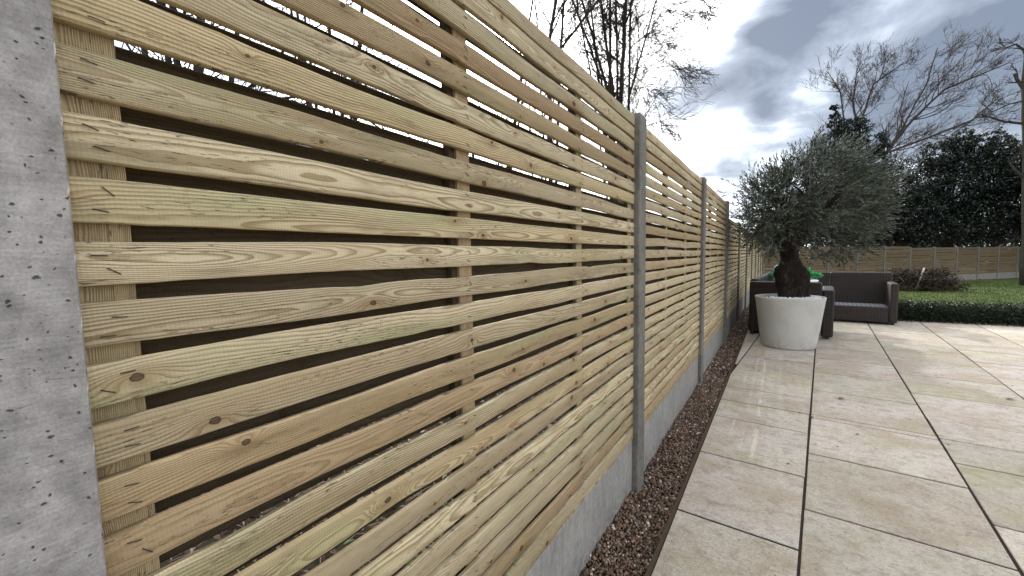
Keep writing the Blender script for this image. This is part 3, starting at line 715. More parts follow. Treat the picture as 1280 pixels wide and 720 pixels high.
def lathe(prof, n=56):
    b_ = MB(); vs = [(r_ * math.cos(2 * math.pi * k / n), r_ * math.sin(2 * math.pi * k / n), z) for r_, z in prof for k in range(n)]
    fs = [(i * n + k, i * n + (k + 1) % n, (i + 1) * n + (k + 1) % n, (i + 1) * n + k) for i in range(len(prof) - 1) for k in range(n)]
    b_.add(vs, fs, True); return b_
body = lathe([(0.0, 0.012), (0.262, 0.012), (0.268, 0.0), (0.274, 0.004), (0.279, 0.03), (0.31, 0.25), (0.345, PZ - 0.05), (0.3535, PZ - 0.012), (0.354, PZ - 0.004), (0.350, PZ), (0.330, PZ), (0.325, PZ - 0.005), (0.318, PZ - 0.06), (0.30, 0.40)])
body.build('pot_wall', POTM, pot)
soil = lathe([(0.322, PZ - 0.036), (0.2, PZ - 0.03), (0.0, PZ - 0.025)], 40); soil.build('potting_soil', SOIL, pot)
r = np.random.RandomState(9); n = 900
bm = bmesh.new(); bmesh.ops.create_icosphere(bm, subdivisions=1, radius=1.0)
tv = np.array([v.co[:] for v in bm.verts]); tf = np.array([[v.index for v in f.verts] for f in bm.faces]); bm.free()
aa = r.uniform(0, 6.283, n); ra = 0.305 * np.sqrt(r.uniform(0, 1, n))
bare = (np.cos(aa - 2.6) * ra > 0.10); aa = aa[~bare]; ra = ra[~bare]; n = len(aa)
ss = r.uniform(0.008, 0.016, n)
v = tv[None] * (1 + r.normal(0, .1, (n, 12, 1))) * (ss[:, None] * r.uniform(.6, 1.2, (n, 3)))[:, None, :]
v += np.stack([ra * np.cos(aa), ra * np.sin(aa), PZ - 0.022 + r.uniform(0, .018, n)], 1)[:, None]
f = (tf[None] + (np.arange(n) * 12)[:, None, None]).reshape(-1, 3)
o = link('white_pebbles', np_mesh('white_pebbles', v.reshape(-1, 3), f, simple('white_pebble', (0.72, 0.72, 0.70), .5, .4, .2, 60)), None); o.location = (0.675, 5.87, 0)
tag(o, 'white decorative pebbles covering the soil in the planter', 'pebbles', None, 'stuff')

# ------------------------------------------------------------------ olive tree
olive = empty('olive_tree', (0.70, 5.89, PZ - 0.05)); OB = Vector((0.70, 5.89, PZ - 0.05))
tag(olive, 'old olive tree with gnarled trunk and windswept grey-green crown growing in the planter', 'tree')
CR = Vector((R_.x, R_.y, 0)).normalized(); CF = Vector((-CR.y, CR.x, 0))
def olpt(r_, f_, z): return CR * r_ + CF * f_ + Vector((0, 0, z))
tb = MB(); NS = 30; trunk_rows = []
prof = [(0.0, 0.012, .168), (0.08, 0.01, .150), (0.16, 0.0, .150), (0.24, -0.01, .168), (0.31, -0.012, .176), (0.37, -0.012, .148), (0.43, -0.02, .108), (0.50, -0.03, .092), (0.57, -0.045, .098), (0.63, -0.06, .108), (0.70, -0.065, .10), (0.77, -0.055, .06), (0.80, -0.05, .02)]
vs = []
def smoothprof(z):
    for i in range(len(prof) - 1):
        if prof[i][0] <= z <= prof[i + 1][0]:
            u = (z - prof[i][0]) / (prof[i + 1][0] - prof[i][0]); u = u * u * (3 - 2 * u)
            return prof[i][1] + (prof[i + 1][1] - prof[i][1]) * u, prof[i][2] + (prof[i + 1][2] - prof[i][2]) * u
    return prof[-1][1:]
NZ = 40
for i in range(NZ + 1):
    z = 0.80 * i / NZ; cx, rr_ = smoothprof(z)
    for k in range(NS):
        a = 2 * math.pi * k / NS; d = Vector((math.cos(a), math.sin(a), 0)); tw = a + z * 2.2
        lump = 1 + 0.13 * math.sin(tw * 3 + 1) + 0.07 * math.sin(tw * 7) + 0.17 * noise.noise(Vector((d.x * 1.6, d.y * 1.6, z * 6)))+ 0.10 * noise.noise(Vector((d.x * 5, d.y * 5, z * 14)))
        vs.append(tuple(olpt(cx, 0, z) + d * rr_ * lump))
fs = [(i * NS + k, i * NS + (k + 1) % NS, (i + 1) * NS + (k + 1) % NS, (i + 1) * NS + k) for i in range(NZ) for k in range(NS)]
tb.add(vs, fs, True)
# swollen lobe on the left shoulder
for cx_, cz_, rr_ in ((-0.13, 0.66, 0.085), (-0.18, 0.72, 0.07), (0.02, 0.68, 0.06), (0.09, 0.30, 0.08), (-0.10, 0.33, 0.08)):
    bm = bmesh.new(); bmesh.ops.create_icosphere(bm, subdivisions=2, radius=1.0)
    vv = [tuple(olpt(cx_, -0.02, cz_) + Vector(v.co) * rr_ * (1 + .25 * noise.noise(Vector(v.co) * 2 + Vector((cx_ * 9, 0, 0))))) for v in bm.verts]
    tb.add(vv, [[v.index for v in f.verts] for f in bm.faces], True); bm.free()
tb.build('trunk', OBARK, olive)
CC = olpt(0.12, 0.03, 1.07); CRX = (0.86, 0.78, 0.77)     # crown centre and half sizes, local to the tree base
brs = MB(); tips = []
rr = random.Random(14)
for i in range(9):
    a = 2 * math.pi * i / 9 + rr.uniform(-.3, .3); st = olpt(-0.09 + 0.14 * (i % 3) / 2, rr.uniform(-.04, .04), 0.70)
    en = CC + Vector((CR * math.cos(a) * .42 + CF * math.sin(a) * .42)) + Vector((0, 0, rr.uniform(-.15, .3)))
    pts = [st]; 
    for q in range(1, 7):
        u = q / 6; p = st.lerp(en, u) + Vector((rr.gauss(0, .03), rr.gauss(0, .03), 0.10 * math.sin(u * 3.1))); pts.append(p)
    brs.tube(pts, [0.055 - 0.0075 * q for q in range(7)], 7)
    for q in range(2, 7):
        for _ in range(4):
            d = (pts[q] - (CC - Vector((0, 0, .35)))).normalized() + Vector((rr.gauss(0, .6), rr.gauss(0, .6), rr.gauss(.1, .4)))
            p2 = pts[q] + d.normalized() * rr.uniform(.12, .26); mid = (pts[q] + p2) / 2 + Vector((0, 0, rr.uniform(-.03, .05)))
            brs.tube([pts[q], mid, p2], [.011, .008, .004], 4); tips.append(p2)
brs.build('limbs', OBARK, olive)
r = np.random.RandomState(44); lp, ld, lu, ls, lr = [], [], [], [], []
wind = np.array(CR[:]) * 0.55 + np.array([0, 0, 0.22])
twg = MB(); nt_ = 0
while nt_ < 1800:
    dv = r.normal(size=3); dv /= np.linalg.norm(dv); rad_ = r.uniform(0.25, 1.0) ** 0.45
    loc_ = np.array([dv[0] * CRX[0], dv[1] * CRX[1], dv[2] * CRX[2]])
    # local axes: component along CR and CF
    hr, hf, hz = loc_ * rad_
    lump = 0.88 + 0.24 * noise.noise(Vector((dv[0] * 1.7 + 3, dv[1] * 1.7, dv[2] * 1.7)))
    if hz < 0: hz *= (0.95 if hr > -0.1 else 0.72)
    if hz > 0.1 and hr < -0.25: hz *= 0.85
    hr += 0.10 * hz
    p = np.array(CC[:]) + (np.array(CR[:]) * hr + np.array(CF[:]) * hf) * lump + np.array([0, 0, hz * lump])
    if noise.noise(Vector(tuple(p * 3.1))) < -0.28: continue
    if p[2] < 0.50 or (hr > 0.55 and hz < -0.25): continue
    if p[2] < 0.84 and abs(hr + 0.10) < 0.30 and hf < 0.35: continue
    nt_ += 1
    out = p - np.array(CC[:]); out /= (np.linalg.norm(out) + 1e-6)
    d = out * 0.8 + wind * 0.6 + r.normal(0, .42, 3); d /= np.linalg.norm(d)
    Lt = r.uniform(0.14, 0.30); 
    if nt_ % 2: twg.tube([tuple(p - d * .06), tuple(p + d * Lt * .5), tuple(p + d * Lt)], [.0026, .0018, .001], 3, False)
    nl = int(Lt / 0.013); 
    cl = r.uniform(0, 1)
    for q in range(nl):
        u = q / nl; base = p + d * Lt * u + wind * 0.04 * u * u
        sd = np.cross(d, r.normal(size=3)); sd /= np.linalg.norm(sd)
        ldir = d * 0.85 + sd * (0.75 - .4 * u) + wind * .25; ldir /= np.linalg.norm(ldir)
        lp.append(base); ld.append(ldir); ls.append(r.uniform(.034, .060)); lr.append(min(1, max(0, cl * .5 + r.uniform(0, .5))))
twg.build('twigs', simple('olive_twig', (0.10, 0.09, 0.065), .9, .2), olive)
scatter_quads('crown', lp, ls, OLIVEL, ld, width=0.23, rnds=lr, parent=olive, seed=45, bend=.15)

# ------------------------------------------------------------------ rattan sofas
def rattan():
    mt, t, b = material('dark_woven_rattan', 0.5, 0.22)
    tc = t.n('ShaderNodeTexCoord', 'Object'); g = t.sep(tc)
    h = t.m('ADD', g[0], g[1])
    col_ = t.m('FLOOR', t.m('DIVIDE', h, 0.036))
    sh = t.m('MULTIPLY', t.m('MODULO', col_, 2.0), 0.5)
    fz = t.m('ADD', t.m('DIVIDE', g[2], 0.027), sh)
    sy = t.m('ABSOLUTE', t.m('SINE', t.m('MULTIPLY', fz, math.pi)))
    sx = t.m('ABSOLUTE', t.m('SINE', t.m('MULTIPLY', t.m('DIVIDE', h, 0.036), math.pi)))
    w_ = t.m('MULTIPLY', t.m('POWER', sy, 0.6), t.m('ADD', .35, t.m('MULTIPLY', t.m('POWER', sx, .5), .65)))
    nz = t.noise(t.vec(t.m('MULTIPLY', h, 4.0), 0.0, t.m('MULTIPLY', g[2], 90.0)), 1.0, 2)
    c = t.mix(w_, (0.012, 0.010, 0.010), t.mix(nz, (0.010, 0.008, 0.007), (0.085, 0.063, 0.052)))
    setc(t, b, c, height=w_, dist=0.004); return mt
RAT = rattan()
STRAP = simple('grey_seat_webbing', (0.30, 0.31, 0.34), .5, .4, .2, 60)
DARKM = simple('black_sofa_frame', (0.02, 0.02, 0.022), .6, .4)
def bpart(name, parent, x0, x1, y0, y1, z0, z1, bev=.016, mat=None):
    b_ = MB(); b_.box(x0, x1, y0, y1, z0, z1, bev); o = b_.build(name, mat or RAT, parent); return o
def seat_deck(parent, x0, x1, y0, y1, z):
    bpart('seat_frame', parent, x0, x1, y0, y1, z - .05, z - .02, .003, DARKM)
    n_ = int((x1 - x0) / 0.055)
    for i in range(n_):
        xx_ = x0 + 0.02 + (x1 - x0 - .04) * (i + .5) / n_; bpart('seat_strap', parent, xx_ - .011, xx_ + .011, y0, y1, z - .018, z - .013, 0, STRAP)
    for j in range(int((y1 - y0) / .11)):
        yy_ = y0 + .05 + j * .11; bpart('seat_strap', parent, x0, x1, yy_ - .012, yy_ + .012, z - .0125, z - .008, 0, STRAP)
# right sofa, facing the camera; local x to the right, y away
s1 = empty('rattan_sofa', (2.056, 8.165, 0), -PHI)
tag(s1, 'dark rattan two-seat sofa without cushions facing the camera, end arm by the hedge', 'sofa', 'rattan garden sofas')
bpart('arm', s1, -.095, 0, 0, .80, .03, .622, .02)
bpart('front_rail', s1, -1.30, -.0965, .005, .09, .03, .262)
bpart('backrest', s1, -.80, -.012, .665, .775, .03, .762, .022)
bpart('backrest', s1, -1.36, -.805, .665, .775, .03, .758, .022)
bpart('side_rail', s1, -1.36, -1.302, .005, .664, .03, .262)
seat_deck(s1, -1.30, -.0975, .092, .663, .262)
for xx_, yy_ in ((-.05, .05), (-.05, .74), (-1.32, .05), (-1.32, .74), (-.7, .05)): bpart('foot', s1, xx_ - .02, xx_ + .02, yy_ - .02, yy_ + .02, 0, .035, .004, DARKM)
# corner sofa behind the planter, its back to the camera
s2 = empty('rattan_sofa', (1.157, 6.49, 0), -PHI)
tag(s2, 'dark rattan corner sofa directly behind the planter, its back turned to the camera', 'sofa', 'rattan garden sofas')
bpart('arm', s2, -.125, 0, .0, .82, .03, .628, .02)
bpart('backrest', s2, -.93, -.128, -.02, .095, .03, .722, .024)
bpart('backrest', s2, -.93, -.84, .10, 2.55, .03, .752, .024)
bpart('front_rail', s2, -.30, -.2, .83, 2.5, .03, .262)
bpart('front_rail', s2, -.198, -.127, .74, .82, .03, .262)
bpart('end_rail', s2, -.838, -.302, 2.45, 2.54, .03, .262)
seat_deck(s2, -.838, -.305, .10, 2.44, .262)
bpart('strut', s2, -.90, -.86, -.06, -.022, .0, .40, .01)
for xx_, yy_ in ((-.06, .05), (-.06, .76), (-.88, .05), (-.88, 2.4), (-.28, 2.4), (-.85, 1.2)): bpart('foot', s2, xx_ - .02, xx_ + .02, yy_ - .02, yy_ + .02, 0, .035, .004, DARKM)

# table, plant, cushion, lantern behind the trunk
tbx, tby = 0.80, 8.15
tab = empty('side_table', (tbx, tby, 0)); tag(tab, 'low round white-topped table behind the olive trunk, between the two sofas', 'table')
top = lathe([(0.0, .63), (.285, .63), (.30, .638), (.30, .660), (.285, .668), (0.0, .668)], 40); top.build('tabletop', simple('white_tabletop', (.75, .76, .76), .35, .5, .05, 5), tab)
b_ = MB(); b_.tube([(0, 0, .03), (0, 0, .63)], [.035, .035], 12); b_.build('table_stem', DARKM, tab)
lathe([(0.0, 0), (.2, 0), (.2, .02), (.03, .035), (0, .035)], 28).build('table_base', DARKM, tab)
pl = empty('potted_plant', (tbx, tby, .668)); tag(pl, 'bright green leafy plant in a dark bowl on the white table', 'plant')
lathe([(0, 0), (.13, 0), (.18, .06), (.175, .065), (.16, .06), (0, .055)], 28).build('bowl', DARKM, pl)
r = np.random.RandomState(71); n = 2600
dv = r.normal(size=(n, 3)); dv[:, 2] = np.abs(dv[:, 2]) * .8; dv /= np.linalg.norm(dv, axis=1)[:, None]
lumpf = np.array([0.82 + .4 * noise.noise(Vector(tuple(d * 2.3))) for d in dv])
P = dv * np.array([.38, .24, .165]) * (r.uniform(.4, 1, n) ** .5 * lumpf)[:, None] + [-.03, 0, .035]
dd = dv + r.normal(0, .5, (n, 3)); dd /= np.linalg.norm(dd, axis=1)[:, None]
scatter_quads('foliage', P, r.uniform(.025, .05, n), PLANTL, dd, width=.6, parent=pl, seed=72)
cu = empty('cushion', (tbx - .11, tby + .36, .62)); tag(cu, 'teal and white striped cushion propped behind the green plant', 'cushion'); cu.rotation_euler = (rad(-12), rad(-18), rad(-6))
mt, t, b = material('striped_teal_fabric', .85, .2); oc = t.sep(t.n('ShaderNodeTexCoord', 'Object'))
st = t.m('GREATER_THAN', t.m('SINE', t.m('MULTIPLY', t.m('ADD', oc[2], t.m('MULTIPLY', oc[0], .4)), 190.0)), 0.1)
setc(t, b, t.mix(st, (0.06, 0.20, 0.20), (0.42, 0.58, 0.60)))
bm = bmesh.new(); bmesh.ops.create_uvsphere(bm, u_segments=28, v_segments=14, radius=1.0)
vv = []
for v_ in bm.verts:
    x, y, z = v_.co; e = .55
    sx = math.copysign(abs(x) ** e, x); sz = math.copysign(abs(z) ** e, z); vv.append((sx * .16, y * .055 * (1 - .3 * abs(sx * sz)), .16 + sz * .16))
b_ = MB(); b_.add(vv, [[q.index for q in f.verts] for f in bm.faces], True); bm.free(); b_.build('cushion_cover', mt, cu)
b_ = MB(); b_.box(-.02, .02, -.060, -.052, .14, .17); b_.build('cushion_tag', STRAP, cu)

la = empty('bird_feeder', (0.93, 6.45, 1.02)); tag(la, 'small green cage bird feeder hanging under the olive crown right of the trunk', 'bird feeder')
GRM = simple('dark_green_metal', (0.05, 0.09, 0.065), .4, .5); PALEM = simple('grey_wire', (0.30, 0.32, 0.28), .4, .5)
lathe([(0, .0), (.055, .0), (.06, .012), (.05, .02), (0, .02)], 24).build('base_tray', GRM, la)
lathe([(.062, .125), (.05, .15), (.02, .168), (0, .17)], 24).build('cap', GRM, la)
for k in range(12):
    a = 2 * math.pi * k / 12; b_ = MB(); b_.tube([(.05 * math.cos(a), .05 * math.sin(a), .015), (.05 * math.cos(a), .05 * math.sin(a), .13)], [.0028] * 2, 5); b_.build('cage_bar', PALEM, la)
b_ = MB(); b_.tube([(0, 0, .168), (.005, 0, .35)], [.0015] * 2, 4); b_.build('hanging_wire', PALEM, la)

# ------------------------------------------------------------------ hedge
hg = empty('box_hedge', (1.0, hedge_y(1.0) + .25, 0)); tag(hg, 'low dark clipped box hedge along the far edge of the paving', 'hedge')
r = np.random.RandomState(31); n = 42000
xx = 2.13 + 7.0 * r.uniform(0, 1, n) ** 1.25
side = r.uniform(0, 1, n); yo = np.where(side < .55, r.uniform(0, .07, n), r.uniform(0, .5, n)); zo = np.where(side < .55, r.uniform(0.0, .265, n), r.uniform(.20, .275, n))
bmp = np.array([noise.noise(Vector((a * 2.5, b2 * 6, c2 * 6))) for a, b2, c2 in zip(xx, yo, zo)])
yw = 8.60 + .075 * xx + yo - bmp * .05; zw = zo + bmp * .045 + np.where(r.uniform(0, 1, n) < .03, r.uniform(0, .06, n), 0)
P = np.stack([xx, yw, zw], 1) - np.array([1.0, hedge_y(1.0) + .25, 0])
dd = np.stack([r.normal(0, 1, n), r.normal(-.3, 1, n), r.normal(.4, 1, n)], 1); dd /= np.linalg.norm(dd, axis=1)[:, None]
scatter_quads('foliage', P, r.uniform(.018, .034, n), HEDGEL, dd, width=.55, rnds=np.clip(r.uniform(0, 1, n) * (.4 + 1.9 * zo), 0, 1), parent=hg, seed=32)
mb = MB()
for i in range(40):
    x = 2.2 + i * .17; 
    mb.tube([(x, hedge_y(x) + .25, -.05), (x + rng.gauss(0, .03), hedge_y(x) + .25 + rng.gauss(0, .04), .24)], [.012, .004], 5)
    for q in range(6):
        a = rng.uniform(0, 6.28); mb.tube([(x, hedge_y(x) + .25, .04 + .03 * q), (x + .1 * math.cos(a), hedge_y(x) + .25 + .13 * math.sin(a), .15 + .02 * q)], [.005, .002], 3, False)
mb.v = [(a - 1.0, b2 - (hedge_y(1.0) + .25), c2) for a, b2, c2 in mb.v]; mb.build('stems', BRANCHM, hg)
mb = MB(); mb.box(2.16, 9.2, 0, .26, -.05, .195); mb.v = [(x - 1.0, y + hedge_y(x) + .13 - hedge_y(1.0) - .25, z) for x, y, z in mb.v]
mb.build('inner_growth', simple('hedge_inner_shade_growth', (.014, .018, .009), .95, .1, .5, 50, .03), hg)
# dead leaves drifted at the hedge foot
n = 1300; xx = r.uniform(2.15, 7.5, n); P = np.stack([xx, 8.545 + .075 * xx - np.abs(r.normal(0, .035, n)), np.full(n, .006) + r.uniform(0, .01, n)], 1)
scatter_quads('leaf_drift', P, r.uniform(.012, .03, n), LITTERL, None, width=.5, rnds=r.uniform(.1, .8, n), kind='stuff', label='brown leaves drifted along the foot of the low hedge', cat='fallen leaves', seed=33)

# ------------------------------------------------------------------ brush pile
_p = CAM + pixdir(1143, 364) * 14.4
bp = empty('brush_pile', (_p.x, _p.y, gz_at(_p.x, _p.y))); tag(bp, 'heap of cut branches and dead conifer greenery on the lawn before the far fence', 'brush pile')
mb = MB(); rr = random.Random(5); AX = Vector((R_.x, R_.y, 0)).normalized(); AY = Vector((-AX.y, AX.x, 0))
def heap(u): return max(0.03, 0.62 * math.exp(-((u + .45) / .5) ** 2) + 0.62 * math.exp(-((u - .62) / .42) ** 2))
for i in range(560):
    u = rr.uniform(-1.15, 1.1); h = heap(u) * 1.2 * rr.uniform(.1, 1.0); p = AX * u + AY * rr.gauss(0, .4) + Vector((0, 0, h))
    d = AX * rr.gauss(0, 1) + AY * rr.gauss(0, .7) + Vector((0, 0, rr.gauss(.1, .35))); d.normalize(); L_ = rr.uniform(.2, .55)
    q = p + d * L_; q.z = max(.02, q.z); mm = (p + q) / 2 + Vector((rr.gauss(0, .05), rr.gauss(0, .05), rr.gauss(0, .05))); mm.z = max(.02, mm.z)
    t_ = rr.uniform(.004, .014); mb.tube([p, mm, q], [t_, t_ * .8, t_ * .4], 4, False)
mb.build('branches', TWIGM, bp)
mb = MB(); p = AX * -.35 + AY * -.4; mb.tube([p + Vector((0, 0, .05)), p + AX * .25 + Vector((0, 0, .8))], [.03, .024], 7); mb.build('pale_branch', simple('pale_cut_branch', (.42, .38, .34), .8, .2), bp)
r = np.random.RandomState(61); n = 9000; u = r.uniform(-1.1, 1.15, n); h = 1.2 * np.array([heap(a) for a in u]) * r.uniform(0, 1, n) ** .7
P = np.outer(u, AX) + np.outer(r.normal(0, .35, n), AY); P[:, 2] = h
scatter_quads('dead_foliage', P, r.uniform(.05, .12, n), leaf_material('heap_foliage', [(0, (.008, .010, .006)), (.7, (.018, .019, .011)), (.92, (.05, .032, .018)), (1, (.12, .08, .045))], .8, .2), None, width=.25, rnds=r.uniform(0, 1, n) , parent=bp, seed=62)
_a = CAM + pixdir(1160, 356) * 16.4; _b = CAM + pixdir(1183, 361) * 14.6
for (px_, py_, lab) in ((_a.x, _a.y, 'white scrap lying on the grass nearest the brush pile'), (_b.x, _b.y, 'second white scrap on the grass, further from the brush pile')):
    mb = MB(); rr = random.Random(int(px_ * 10)); vs = []
    for j in range(4):
        for i in range(5): vs.append((i * .05 - .1, j * .04 - .06, .02 + .03 * rr.random()))
    mb.add(vs, [(j * 5 + i, j * 5 + i + 1, j * 5 + 6 + i, j * 5 + 5 + i) for j in range(3) for i in range(4)], True)
    o = mb.build('paper_scrap', simple('white_scrap', (.7, .7, .68), .7, .3)); o.location = (px_, py_, gz_at(px_, py_)); tag(o, lab, 'litter')

# ------------------------------------------------------------------ bare trees
def bare_tree(name, base, label, stems, mat, seed, group=None, levels=4, dens=1.0, wig=0.18, bias=(0, 0, .25), twist=.5, minr=.003, split=(3, 5)):
    """stems: list of (polyline points relative to base, r0, r1)"""
    root = empty(name, base); tag(root, label, 'tree', group); rr = random.Random(seed)
    trunk = MB(); limbs = MB(); twigs = MB(); bias = Vector(bias)
    def grow(p, d, L_, r_, lev):
        seg = 5 if lev < 3 else 4; pts = [p]; rs = [r_]; dd_ = d.normalized(); cur = p
        for q in range(seg):
            dd_ = (dd_ + Vector((rr.gauss(0, wig), rr.gauss(0, wig), rr.gauss(0, wig))) + bias * .22).normalized()
            cur = cur + dd_ * (L_ / seg); pts.append(cur); rs.append(max(minr * .6, r_ * (1 - .72 * (q + 1) / seg)))
        (limbs if lev <= 1 else twigs).tube(pts, rs, 5 if lev <= 1 else 3, False)
        if lev >= levels: return
        nb_c = max(1, int(rr.randint(*split) * dens))
        for _ in range(nb_c):
            u = rr.uniform(.2, 1.0); i = min(seg - 1, int(u * seg)); q = pts[i].lerp(pts[i + 1], u * seg - i)
            nd_ = (pts[i + 1] - pts[i]).normalized(); sdv = nd_.cross(Vector((rr.gauss(0, 1), rr.gauss(0, 1), rr.gauss(0, 1)))).normalized()
            grow(q, nd_ + sdv * rr.uniform(.4, 1.0) * (1.0 if lev > 0 else .8), L_ * rr.uniform(.42, .72), max(minr, r_ * (1 - .6 * u) * .6), lev + 1)
    for poly, r0, r1, nb_, bl in stems:
        poly = [Vector(p) for p in poly]; pts = []; rs = []
        for i in range(len(poly) - 1):
            for q in range(5):
                u = q / 5; pts.append(poly[i].lerp(poly[i + 1], u) + Vector((rr.gauss(0, .02), rr.gauss(0, .02), 0)) * (r0 * 6)); rs.append(r0 + (r1 - r0) * (i + u) / (len(poly) - 1))
        pts.append(poly[-1]); rs.append(r1); trunk.tube(pts, rs, 8)
        for _ in range(nb_):
            u = rr.uniform(.18, 1.0); i = min(len(pts) - 2, int(u * (len(pts) - 1))); d = (pts[i + 1] - pts[i]).normalized()
            sdv = d.cross(Vector((rr.gauss(0, 1), rr.gauss(0, 1), rr.gauss(0, 1)))).normalized()
            grow(pts[i], d * .9 + sdv * rr.uniform(.5, 1.1), bl * rr.uniform(.5, 1.1) * (1.15 - .5 * u), rs[i] * .5, 1)
    trunk.build('trunk', mat, root)
    if limbs.v: limbs.build('limbs', mat, root)
    if twigs.v: twigs.build('twigs', mat, root)
    return root
def at_px(px, py, Y):         # world point on the viewing ray at distance Y along y (used to lay out far trees)
    d = pixdir(px, py); return CAM + d * (Y / d.y)
def wp(px, py, Y, base): return tuple(at_px(px, py, Y) - Vector(base))
# big multi-stemmed tree above the fence by the first post
B = tuple(at_px(775, 300, 13.0)); B = (B[0], B[1], -.1)
def upstem(base, tops, Y, r0): 
    return [((0, 0, 0), wp(tops[0][0], tops[0][1], Y, base), wp(tops[1][0], tops[1][1], Y, base), wp(tops[2][0], tops[2][1], Y * .98, base)), r0]
stems = []
for tops, r0, nb_ in ((((775, 130), (782, 10), (796, -180)), .088, 20), (((766, 120), (752, 10), (735, -170)), .062, 17), (((758, 110), (728, 0), (690, -150)), .06, 10), (((762, 130), (763, 10), (768, -190)), .065, 16), (((752, 100), (712, -10), (660, -130)), .05, 12), (((786, 120), (812, 30), (850, -120)), .04, 12), (((772, 120), (770, 0), (776, -190)), .05, 12), (((748, 100), (738, 0), (718, -190)), .045, 12), (((738, 90), (722, 10), (700, -150)), .035, 10)):
    pl_, r_ = upstem(B, tops, 13.0, r0); stems.append((pl_, r0, r0 * .45, nb_, 1.9))
bare_tree('bare_tree', B, 'bare many-stemmed tree rising behind the fence just left of the first slim post', stems, BRANCHM, 11, 'bare trees behind the slatted fence', levels=4, dens=1.0, wig=.17, bias=(0.05, 0, .05), minr=.0045, split=(4, 6))
# hanging outer sprays to the right of it
B = tuple(at_px(784, 300, 14.5)); B = (B[0], B[1], -.1)
stems = [(((0, 0, 0), wp(786, 130, 14.5, B), wp(788, 20, 14.5, B), wp(800, -160, 14.5, B)), .05, .025, 16, 1.9),
         ((wp(787, 60, 14.5, B), wp(815, 38, 14.5, B), wp(835, 70, 14.5, B), wp(862, 104, 14.5, B)), .022, .005, 16, 1.3),
         ((wp(787, 90, 14.5, B), wp(805, 105, 14.5, B), wp(822, 135, 14.5, B), wp(832, 175, 14.5, B)), .018, .004, 15, 1.2),
         ((wp(788, 30, 14.5, B), wp(822, 6, 14.5, B), wp(850, 18, 14.5, B), wp(872, 12, 14.5, B)), .02, .004, 15, 1.2),
         ((wp(788, 0, 14.5, B), wp(822, -40, 14.5, B), wp(860, -30, 14.5, B), wp(880, 2, 14.5, B)), .02, .004, 15, 1.2),
         ((wp(787, 120, 14.5, B), wp(800, 80, 14.5, B), wp(822, 50, 14.5, B), wp(838, 40, 14.5, B)), .018, .004, 15, 1.2)]
bare_tree('bare_tree', B, 'slender bare tree whose drooping twigs reach furthest right above the fence', stems, BRANCHM, 25, 'bare trees behind the slatted fence', levels=3, dens=1.0, wig=.2, bias=(0.35, .2, -.12), minr=.0065, split=(5, 7))
B = tuple(at_px(690, 300, 9.5)); B = (B[0], B[1], -.1)
stems = [(((0, 0, 0), wp(686, 60, 9.5, B), wp(696, -10, 9.5, B), wp(712, -220, 9.5, B)), .058, .03, 12, 1.7), (((0, 0, 0), wp(700, 70, 9.5, B), wp(706, -10, 9.5, B), wp(700, -200, 9.5, B)), .042, .02, 8, 1.5),
         (((0, 0, 0), wp(700, 62, 9.6, B), wp(748, 0, 9.6, B), wp(830, -120, 9.6, B)), .04, .02, 8, 1.5), (((0, 0, 0), wp(672, 40, 9.5, B), wp(668, -10, 9.5, B), wp(640, -200, 9.5, B)), .03, .015, 8, 1.5)]
bare_tree('bare_tree', B, 'bare tree with a diagonal limb crossing upward, left of the many-stemmed one', stems, BRANCHM, 31, 'bare trees behind the slatted fence', levels=4, wig=.18, minr=.005)
# scrubby growth seen only through the gaps
for i, (x, y, lab) in enumerate(((-2.6, 1.1, 'tangled bare shrub seen through the gaps beside the large near post'), (-3.2, 2.6, 'tangled bare shrub seen through the upper gaps at the middle of the first panel'),
                                 (-2.8, 4.6, 'tangled bare shrub seen through the gaps right of the first middle batten'), (-3.4, 7.0, 'tangled bare shrub seen through the gaps of the second panel'))):
    rr = random.Random(i + 80); stems = []
    for q in range(7):
        a = rr.uniform(0, 6.28); sp = rr.uniform(.3, 1.2); hgt = rr.uniform(3.4, 5.2)
        stems.append((((0, 0, 0), (sp * .3 * math.cos(a), sp * .3 * math.sin(a), hgt * .4), (sp * math.cos(a), sp * math.sin(a), hgt)), .03, .01, 10, 1.3))
    bare_tree('bare_shrub', (x, y, -.08), lab, stems, BRANCHM, 90 + i, 'bare shrubs behind the slatted fence', levels=3, wig=.25, bias=(0, 0, .1), minr=.004)

# bare crowns on the right, behind the evergreens
YB = 42.0
B = tuple(at_px(1098, 300, YB)); B = (B[0], B[1], -.8)
stems = [(((0, 0, 0), wp(1104, 196, YB, B), wp(1140, 150, YB, B), wp(1180, 112, YB, B), wp(1262, 78, YB, B)), .14, .03, 24, 3.6),
         (((0, 0, 0), wp(1104, 196, YB, B), wp(1128, 160, YB, B), wp(1158, 105, YB, B), wp(1172, 60, YB, B)), .10, .025, 14, 3.0),
         (((0, 0, 0), wp(1106, 192, YB, B), wp(1160, 172, YB, B), wp(1215, 150, YB, B), wp(1250, 120, YB, B)), .11, .03, 12, 3.0)]
bare_tree('bare_tree', B, 'pale bare tree sweeping to the upper right above the evergreens', stems, BARKP, 41, 'bare trees behind the evergreens', levels=4, wig=.16, bias=tuple(Vector(R_) * .5 + Vector((0, 0, .5))), minr=.011, split=(3, 5))
B = tuple(at_px(1066, 300, YB)); B = (B[0], B[1], -.8)
stems = [(((0, 0, 0), wp(1075, 155, YB, B), wp(1092, 105, YB, B), wp(1130, 78, YB, B)), .11, .03, 18, 2.8), (((0, 0, 0), wp(1055, 150, YB, B), wp(1050, 115, YB, B), wp(1035, 90, YB, B)), .08, .02, 16, 2.3),
         (((0, 0, 0), wp(1070, 150, YB, B), wp(1066, 125, YB, B), wp(1072, 85, YB, B)), .12, .03, 10, 2.2)]
